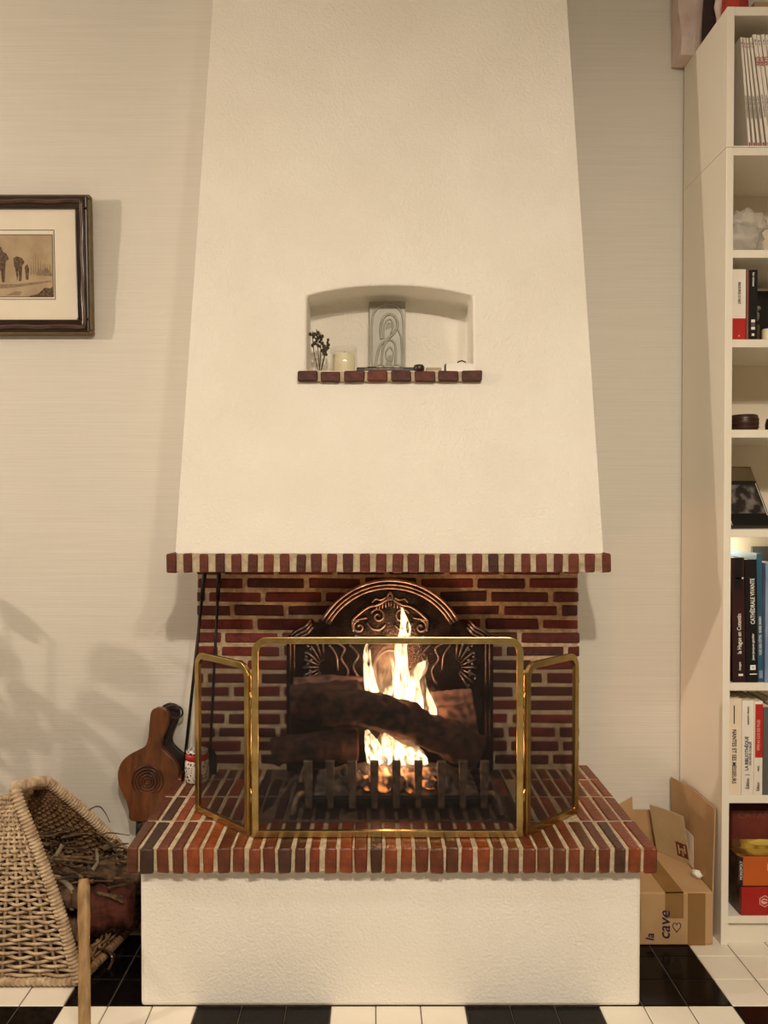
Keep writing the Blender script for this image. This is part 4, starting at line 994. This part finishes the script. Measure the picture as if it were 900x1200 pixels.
MB().tube([P(890, 362, 2.114), P(892.3, 363, 2.112)], [.0018, .0003], 6).build('beak', 'frame_side', bd)
MB().lathe([(.012, 0), (.012, .004), (.008, .008), (.008, P(886, 381, 2.12).z - z2)], (bb.x, 2.12, z2), 14).build('stand', 'frame_side', bd, smooth=True)
c = Vector((P(898.5, 397, 2.10).x, 2.10, z2 + .0005))
tag(MB().lathe([(.011, 0), (.012, .003), (.012, .036), (.010, .038), (.002, .037)], c, 18).build('small_candle', 'candle_wax', smooth=True), 'small cream candle beside the bird figurine', 'candle')
# crumpled clear plastic bag
pb = thing('plastic_bag', (.96, 2.14, z1), 'crumpled clear plastic bag on the shelf under the magazines', 'bag')
def crumple(name, c, s_, sd, m, par):
    mb = MB(); mb.ball(c, 1, 44, s_); c = Vector(c); vv = []
    for q in mb.v:
        q = Vector(q); d_ = q - c; u = Vector((d_.x / s_[0], d_.y / s_[1], d_.z / s_[2]))
        k = .95 + .3 * noise.noise(u * 2.1 + Vector((sd, 0, 0))) + .30 * abs(noise.noise(u * 3.3 + Vector((0, sd, 0)))) - .16 * abs(noise.noise(u * 8 + Vector((0, sd, 0))))
        q = c + d_ * k; q.z = max(q.z, z1 + .001); q.x = max(q.x, xin + .001); vv.append(tuple(q))
    mb.v = vv; return mb.build(name, m, par, smooth=True)
crumple('lower_folds', (.955, 2.13, z1 + .042), (.062, .06, .05), 3, 'clear_plastic', pb)
crumple('upper_folds', (.985, 2.15, z1 + .095), (.05, .05, .042), 8, 'clear_plastic', pb)
crumple('contents', (.985, 2.16, z1 + .052), (.05, .04, .045), 5, 'white_card', pb)
# leaning magazines
for k in range(12):
    x = bx(871.5 + 5.4 * k, BYF_ + .01); th = .0056 if k < 4 else .0085; hgt = (hh(47, ztop, BYF_ + .02) if k < 4 else hh(43, ztop, BYF_ + .02)) * 1.0
    nth = ['leftmost', 'second', 'third', 'fourth', 'fifth', 'sixth', 'seventh', 'eighth', 'ninth', 'tenth', 'eleventh', 'twelfth'][k]
    lbl = 'white magazine, %s in the leaning row on the top shelf' % (nth if k == 0 else nth + ' from the left')
    pr_ = [('t', 'n° 2%d' % k, .006, .5, .93, 'print_red' if k < 4 else 'print_black', True), ('t', 'LE JOURNAL DES ARTS', .0055, .5, .36, 'print_black', True), ('rect', .2, .8, .005, .035, 'print_red')]
    if k >= 4: pr_.append(('t', 'ARTS', .0125, .5, .76, 'print_red', True, .8))
    book(x, th, ztop + .0005, hgt, BYF_ + .008 + .001 * (k % 3), .2, 'paper_white', lbl, 'magazines leaning on the top shelf', lean_=[.085, .10, .114, .128, .138, .144, .148, .151, .153, .154, .155, .155][k], prints=pr_, name='magazine')
# board games at the bottom
yb = BYF_ + .012
def game(px0_, px1_, py0, py1, Y, m, side, label, rot=0, extra=None, z0=None, wd_=.24, dp=.2):
    x0_ = P(px0_, py1, Y).x; z0_ = z0 if z0 is not None else P(px0_, py1, Y).z; z1_ = P(px0_, py0, Y).z
    t = thing('board_game', (x0_ + wd_ / 2, Y + dp / 2, z0_), label, 'board game', 'board games in the bookcase')
    MB().box(x0_, x0_ + wd_, Y + .004, Y + dp, z0_ + .0005, z1_).build('box', side, t, bevel=.001)
    MB().box(x0_ + .0025, x0_ + wd_, Y, Y + .005, z0_ + .0008, z1_ - .0003).build('front_panel', m, t, bevel=.0008)
    if extra: extra(t, x0_, z0_, z1_, Y)
    return z1_
def logo(t, x0_, za, zb_, Y):
    c = P(896, 1056, Y); mb = MB()
    mb.add([(c.x + .0155 * math.cos(R(60 * k + 30)), Y - .0006, c.z + .0155 * math.sin(R(60 * k + 30))) for k in range(6)], [tuple(range(6))]); mb.build('emblem', 'print_pink', t)
    mb = MB(); mb.add([(c.x + .013 * math.cos(R(60 * k + 30)), Y - .0009, c.z + .013 * math.sin(R(60 * k + 30))) for k in range(6)], [tuple(range(6))]); mb.build('emblem_field', 'game_red', t)
    mb = MB(); mb.add([(c.x + .009 * math.cos(2 * math.pi * k / 14) - .001, Y - .0012, c.z + .0075 * math.sin(2 * math.pi * k / 14)) for k in range(14)], [tuple(range(14))]); mb.build('emblem_figure', 'print_pink', t)
    mb = MB(); mb.add([(c.x - .008, Y - .0015, c.z + .001), (c.x + .012, Y - .0015, c.z - .002), (c.x + .012, Y - .0015, c.z), (c.x - .002, Y - .0015, c.z + .004)], [(0, 1, 2, 3)]); mb.build('emblem_stroke', 'game_red', t)
def mono(t, x0_, za, zb_, Y):
    MB().box(x0_ + .0008, x0_ + .0095, Y - .001, Y, za + .002, zb_ - .001).build('name_strip', 'book_black', t)
    text('MONOPOLY', .0105, t, 'print_white', lambda a, b: Vector((x0_ + .005 - b, Y - .0014, (za + zb_) / 2 + .003 + a)), name='title', sx=.82)
    MB().box(P(899, 1015, Y).x, P(899, 1015, Y).x + .04, Y - .001, Y, P(899, 1020, Y).z, P(899, 1012, Y).z).build('panel', 'print_pink', t)
yg = BYF_ + .004
zA = game(867.5, 0, 1040, 1073, yg, 'game_red', 'game_side', 'red board game box with a round emblem at the bottom of the stack', extra=logo, z0=zbot)
zB = game(866.0, 0, 1004, 1039, yg + .006, 'game_orange', 'game_side', 'orange board game box with a black lettered strip above the red one', extra=mono, z0=zA + .0004)
def art(t, x0_, za, zb_, Y):
    c = P(897, 978, Y + .02); MB().tube([(x0_ + .045, Y - .0012, za + .014), (x0_ + .07, Y - .0012, za + .016), (x0_ + .12, Y - .0012, za + .014)], [.003, .009, .009], 10, flat=.15, up=(0, 1, 0)).build('yellow_shape', 'game_yellow', t, smooth=True)
    MB().box(x0_ + .003, x0_ + .23, Y - .0008, Y, za + .001, za + .024).build('artwork', 'game_art', t)
    text('CATAN', .026, t, 'game_brown', lambda a, b: Vector((x0_ + .06 + a, Y - .0009, zb_ - .012 + b)), name='title')
zC = game(856.8, 0, 950, 990, BYF_ + .06, 'game_maroon', 'game_maroon', 'dark maroon board game box on top of the stack with yellow artwork', extra=art, z0=zB + .0004)
mb = MB().box(bx(867, yg) + .001, bx(867, yg) + .22, yg + .012, BYF_ + .0595, zB + .0004, zB + .0012); tag(mb.build('game_leaflet', 'game_art'), 'colourful leaflet lying on the orange board game box', 'leaflet')
lamp('shelf_light', (.935, 2.235, z4 - .045), .55, (1, .93, .78), .012)
# things on top of the bookcase
c = Vector((P(812, 70, 2.27).x, 2.27, ZT + .0005))
pk = thing('pink_bag', c, 'pale pink crumpled paper bag on top of the bookcase corner', 'bag')
xa, xb = P(796, 50, 2.265).x, P(827, 50, 2.265).x
mb = MB(); nx, nz_ = 8, 10; vs = []
for k in range(nz_ + 1):
    for i in range(nx + 1):
        x = xa + (xb - xa) * i / nx + (.004 * math.sin(k * .8) if i in (0, nx) else 0) - (.006 * k / nz_ if i == 0 else 0); z = ZT + .0006 + .24 * k / nz_
        vs.append((x, 2.254 + .006 * noise.noise(Vector((x * 30, 0, z * 30))), z))
for k in range(nz_ + 1):
    for i in range(nx + 1): vs.append((xa + (xb - xa) * i / nx, YW - .006, ZT + .0006 + .24 * k / nz_))
n1 = (nx + 1) * (nz_ + 1); fs = []
for k in range(nz_):
    for i in range(nx):
        a = k * (nx + 1) + i; fs.append((a, a + 1, a + nx + 2, a + nx + 1)); fs.append((n1 + a, n1 + a + nx + 1, n1 + a + nx + 2, n1 + a + 1))
    a = k * (nx + 1); fs.append((a, a + nx + 1, n1 + a + nx + 1, n1 + a)); b = a + nx; fs.append((b, n1 + b, n1 + b + nx + 1, b + nx + 1))
for i in range(nx): fs.append((i, n1 + i, n1 + i + 1, i + 1)); a = nz_ * (nx + 1) + i; fs.append((a, a + 1, n1 + a + 1, n1 + a))
mb.add(vs, fs); mb.build('bag_body', 'pink_bag', pk, smooth=False)
MB().box(xa - .003, xb + .002, 2.249, 2.256, ZT + .19, ZT + .197).build('fold', 'pink_bag', pk)
c = Vector((P(834, 40, 2.2).x, 2.2, ZT + .0005))
tag(MB().lathe([(.022, 0), (.026, .006), (.024, .08), (.02, .14), (.022, .2), (.012, .23), (.004, .232)], c, 16).build('dark_figure', 'dark_cloth', smooth=True), 'dark brown upright ornament beside the pink bag on the bookcase', 'ornament')
c = Vector((P(843, 10, 2.17).x + .004, 2.17, ZT + .0005))
tag(MB().lathe([(.008, 0), (.012, .005), (.011, .05), (.017, .08), (.014, .1), (.004, .105)], c, 16).build('pale_ornament', 'pink_bag', smooth=True), 'thin pale pinkish ornament between the dark figure and red cloth', 'ornament')
mb = MB(); c = Vector((P(862, 10, 2.09).x, 2.09, ZT + .0006)); prof = [(.032, 0), (.030, .02), (.028, .06), (.02, .12), (.006, .14)]; vs = []
n = 28
for r, z in prof:
    for j in range(n):
        a = 2 * math.pi * j / n; k = 1 + .13 * math.cos(a * 7); vs.append(c + Vector((r * k * math.cos(a), r * k * math.sin(a), z)))
mb.add(vs, [(i * n + j, i * n + (j + 1) % n, (i + 1) * n + (j + 1) % n, (i + 1) * n + j) for i in range(len(prof) - 1) for j in range(n)] + [tuple(range(n))[::-1]])
tag(mb.build('red_cloth', 'red_cloth', smooth=True), 'folded red cloth ornament at the front of the bookcase top', 'cloth')
c = Vector((P(893, 8, 2.12).x, 2.12, ZT + .0006))
tag(MB().box(c.x - .03, c.x + .12, 2.10, 2.28, c.z, c.z + .05).build('flat_box', 'kraft_grey', bevel=.002), 'flat pale box beside the red cloth on the bookcase', 'box')

# ------------------------------------------------------------------ cardboard between hearth and bookcase
b0 = on_plane(836, 1108, 0); XC1 = b0.x; YC0 = b0.y; XC0 = PX1 + .014; ZC1 = P(834, 1046, YC0).z; YC1 = YW - .015
t = thing('cardboard_box', ((XC0 + XC1) / 2, (YC0 + YC1) / 2, 0), 'taped brown cardboard box with a handwritten heart beside the hearth', 'box')
MB().box(XC0, XC1, YC0, YC1, .0005, ZC1).build('carton', 'kraft', t, bevel=.004)
tx0, tx1 = P(779.5, 1060, YC0).x, P(801, 1060, YC0).x
mb = MB(); mb.box(tx0, tx1, YC0 - .0008, YC0 + .002, P(790, 1076, YC0).z, ZC1 + .0008); mb.box(tx0, tx1, YC0 - .0008, YC1 - .01, ZC1 - .001, ZC1 + .0008); mb.build('tape', 'parcel_tape', t)
MB().box(P(806, 1080, YC0).x, P(826.5, 1080, YC0).x, YC0 - .0008, YC0 + .002, .001, ZC1 - .002).build('tape', 'parcel_tape', t)
w1 = P(779, 1084, YC0); text('cave', .042, t, 'pen_ink', lambda a, b: Vector((w1.x - b, YC0 - .0012, w1.z + a)), shear=.2, bold=.0004, name='handwriting')
w1 = P(762, 1098, YC0); text('la', .03, t, 'pen_ink', lambda a, b: Vector((w1.x - b, YC0 - .0012, w1.z + a)), shear=.2, bold=.0004, name='handwriting')
w1 = P(793, 1086, YC0); hp = []
for k in range(29):
    a = 2 * math.pi * k / 28; hp.append(Vector((w1.x + .0085 * 16 * math.sin(a) ** 3 / 13, YC0 - .001, w1.z + .0085 * (13 * math.cos(a) - 5 * math.cos(2 * a) - 2 * math.cos(3 * a) - math.cos(4 * a)) / 10)))
mb = MB(); mb.tube(hp, .0009, 5, up=(0, 1, 0)); mb.build('heart', 'pen_ink', t)
# big sheet standing against the bookcase
a0 = P(782, 910, YW - .015); a1 = P(836, 944, 2.085); xs = BXL - .022
t = tag(MB().add([(xs + .004, 2.05, .001), (xs + .004, YW - .015, .001), (a0.x + .012, YW - .015, a0.z), (BXL - .009, 2.20, a0.z + .004), (BXL - .006, 2.06, a1.z),
      (xs, 2.05, .001), (xs, YW - .015, .001), (a0.x + .009, YW - .015, a0.z), (BXL - .012, 2.20, a0.z + .004), (BXL - .009, 2.06, a1.z)],
      [(0, 1, 2, 3, 4), (9, 8, 7, 6, 5), (0, 5, 6, 1), (1, 6, 7, 2), (2, 7, 8, 3), (3, 8, 9, 4), (4, 9, 5, 0)]).build('cardboard_sheet', 'kraft'), 'large flat cardboard sheet standing against the bookcase side', 'cardboard')
# piece against the wall
q = [(721, 946), (741, 934), (741.5, 949), (766, 949), (772, 1005), (735, 1005), (728, 960)]
mb = MB(); mb.prism([(a, b) for a, b in q], lambda a, b, s_: P(a, b, YW - .006) + Vector((0, s_, 0)), 0, .004); mb.v = [(x, y, z) for x, y, z in mb.v]
lowz = min(v_[2] for v_ in mb.v); mb.v = [(x, y, (ZC1 + .0008 if z < lowz + .01 else z)) for x, y, z in mb.v]
tag(mb.build('cardboard_flap', 'kraft'), 'torn cardboard piece standing on the box against the wall', 'cardboard')
# grey cardboard sleeve with dark red mark
t = thing('cardboard_sleeve', P(790, 1000, 2.24), 'greyish cardboard sleeve with a dark red square mark leaning behind the box', 'cardboard')
A_, B_, C_, D_ = P(761, 943, 2.29), P(803, 957, 2.22), None, None
lo1 = Vector((P(769.5, 994, 2.285).x, 2.285, ZC1 + .0012)); lo2 = Vector((P(808, 1016, 2.20).x, 2.195, ZC1 + .0012))
B_ = lo2 + (A_ - lo1)
fnS = lambda u, v_: (lo1.lerp(lo2, u)).lerp(A_.lerp(B_, u), v_)
nS = (lo2 - lo1).cross(A_ - lo1).normalized()
if nS.y > 0: nS = -nS
vs = [fnS(0, 0), fnS(1, 0), fnS(1, 1), fnS(.45, 1.02), fnS(0, 1)]; vs += [q - nS * .004 for q in vs]
MB().add(vs, [(0, 1, 2, 3, 4), (9, 8, 7, 6, 5)] + [(i, i + 5, (i + 1) % 5 + 5, (i + 1) % 5) for i in range(5)]).build('sheet', 'kraft_grey', t)
mk = [fnS(.66, .10), fnS(.98, .10), fnS(.98, .40), fnS(.66, .40)]; MB().add([q + nS * .0008 for q in mk], [(0, 1, 2, 3)]).build('mark', 'game_maroon', t)
for u0, v0, u1, v1 in ((.71, .15, .76, .35), (.82, .13, .86, .3), (.89, .2, .94, .37), (.76, .24, .92, .28)):
    MB().add([q + nS * .0014 for q in (fnS(u0, v0), fnS(u1, v0), fnS(u1, v1), fnS(u0, v1))], [(0, 1, 2, 3)]).build('mark_letter', 'kraft_grey', t)
for k, (m, dx, nm_) in enumerate((('paper_white', 0, 'white'), ('book_blue', .005, 'blue'), ('book_black', .010, 'black'))):
    x = P(806, 1000, 2.21).x + dx
    tag(MB().add([(x, 2.17, ZC1 + .001), (x + .0035, 2.17, ZC1 + .001), (x + .0035, 2.30, ZC1 + .001), (x, 2.30, ZC1 + .001), (x + .002, 2.18, ZC1 + .085), (x + .0055, 2.18, ZC1 + .085), (x + .0055, 2.30, ZC1 + .085), (x + .002, 2.30, ZC1 + .085)], [(0, 3, 2, 1), (4, 5, 6, 7), (0, 1, 5, 4), (1, 2, 6, 5), (2, 3, 7, 6), (3, 0, 4, 7)]).build('booklet', m), 'thin %s edged booklet standing on the cardboard box' % nm_, 'booklet', 'booklets on the cardboard box')
c = Vector((P(817, 1028, 2.12).x, 2.12, ZC1 + .010)); mb = MB().ball(c, .012, 16, (1, 1.2, .85))
mb.v = [tuple(c + (Vector(q) - c) * (1 + .55 * noise.noise((Vector(q) - c) * 130) + .2 * noise.noise((Vector(q) - c) * 400))) for q in mb.v]
tag(mb.build('crumpled_tissue', 'white_card', smooth=True), 'crumpled white tissue at the corner of the cardboard box', 'tissue')

# ------------------------------------------------------------------ houseplant just left of the picture (throws the leafy shadow)
pp = Vector((-1.46, 2.02, 0))
t = thing('houseplant', pp, 'leafy potted houseplant left of the wicker basket', 'plant')
MB().lathe([(.10, 0), (.105, .01), (.13, .20), (.138, .205), (.138, .235), (.125, .235), (.12, .21), (.002, .205)], pp, 28).build('pot', 'terracotta', t, smooth=True)
for k in range(16):
    a = random.uniform(-.5, 2.0) if k < 11 else random.uniform(0, 6.28); L_ = random.uniform(.08, .24); zq = random.uniform(.62, 1.05)
    tipp = pp + Vector((max(-.2, math.cos(a)) * L_, math.sin(a) * L_ * .45, zq))
    path = spline([pp + Vector((jr(.03), jr(.03), .20)), pp + Vector((math.cos(a) * L_ * .3, math.sin(a) * L_ * .15, zq * .6)), tipp], 6)
    MB().tube(path, .003, 5).build('stem', 'leaf', t, smooth=True)
    for j in range(3):
        p_ = path[-1 - j * 3]; da = a + jr(1.2); d_ = Vector((math.cos(da), math.sin(da) * .4, random.uniform(-.6, .5))).normalized(); sd = d_.cross(Vector((.2, -.6, .7))).normalized(); nn = d_.cross(sd); LL = random.uniform(.09, .15)
        vs = []
        for i in range(6):
            u = i / 5; w_ = .24 * math.sin(math.pi * min(1, u * .95 + .03)) ** .8 * LL * 1.1; cpt = p_ + d_ * (LL * u) + nn * (.12 * LL * u * u)
            vs += [cpt - sd * w_, cpt + nn * (w_ * -.2), cpt + sd * w_]
        MB().add(vs, [(i * 3 + q, i * 3 + q + 1, i * 3 + q + 4, i * 3 + q + 3) for i in range(5) for q in range(2)]).build('leaf', 'leaf', t, smooth=True)
MB().lathe([(.118, .0), (.118, .004), (.02, .008)], pp + Vector((0, 0, .206)), 24).build('soil', 'soil', t)
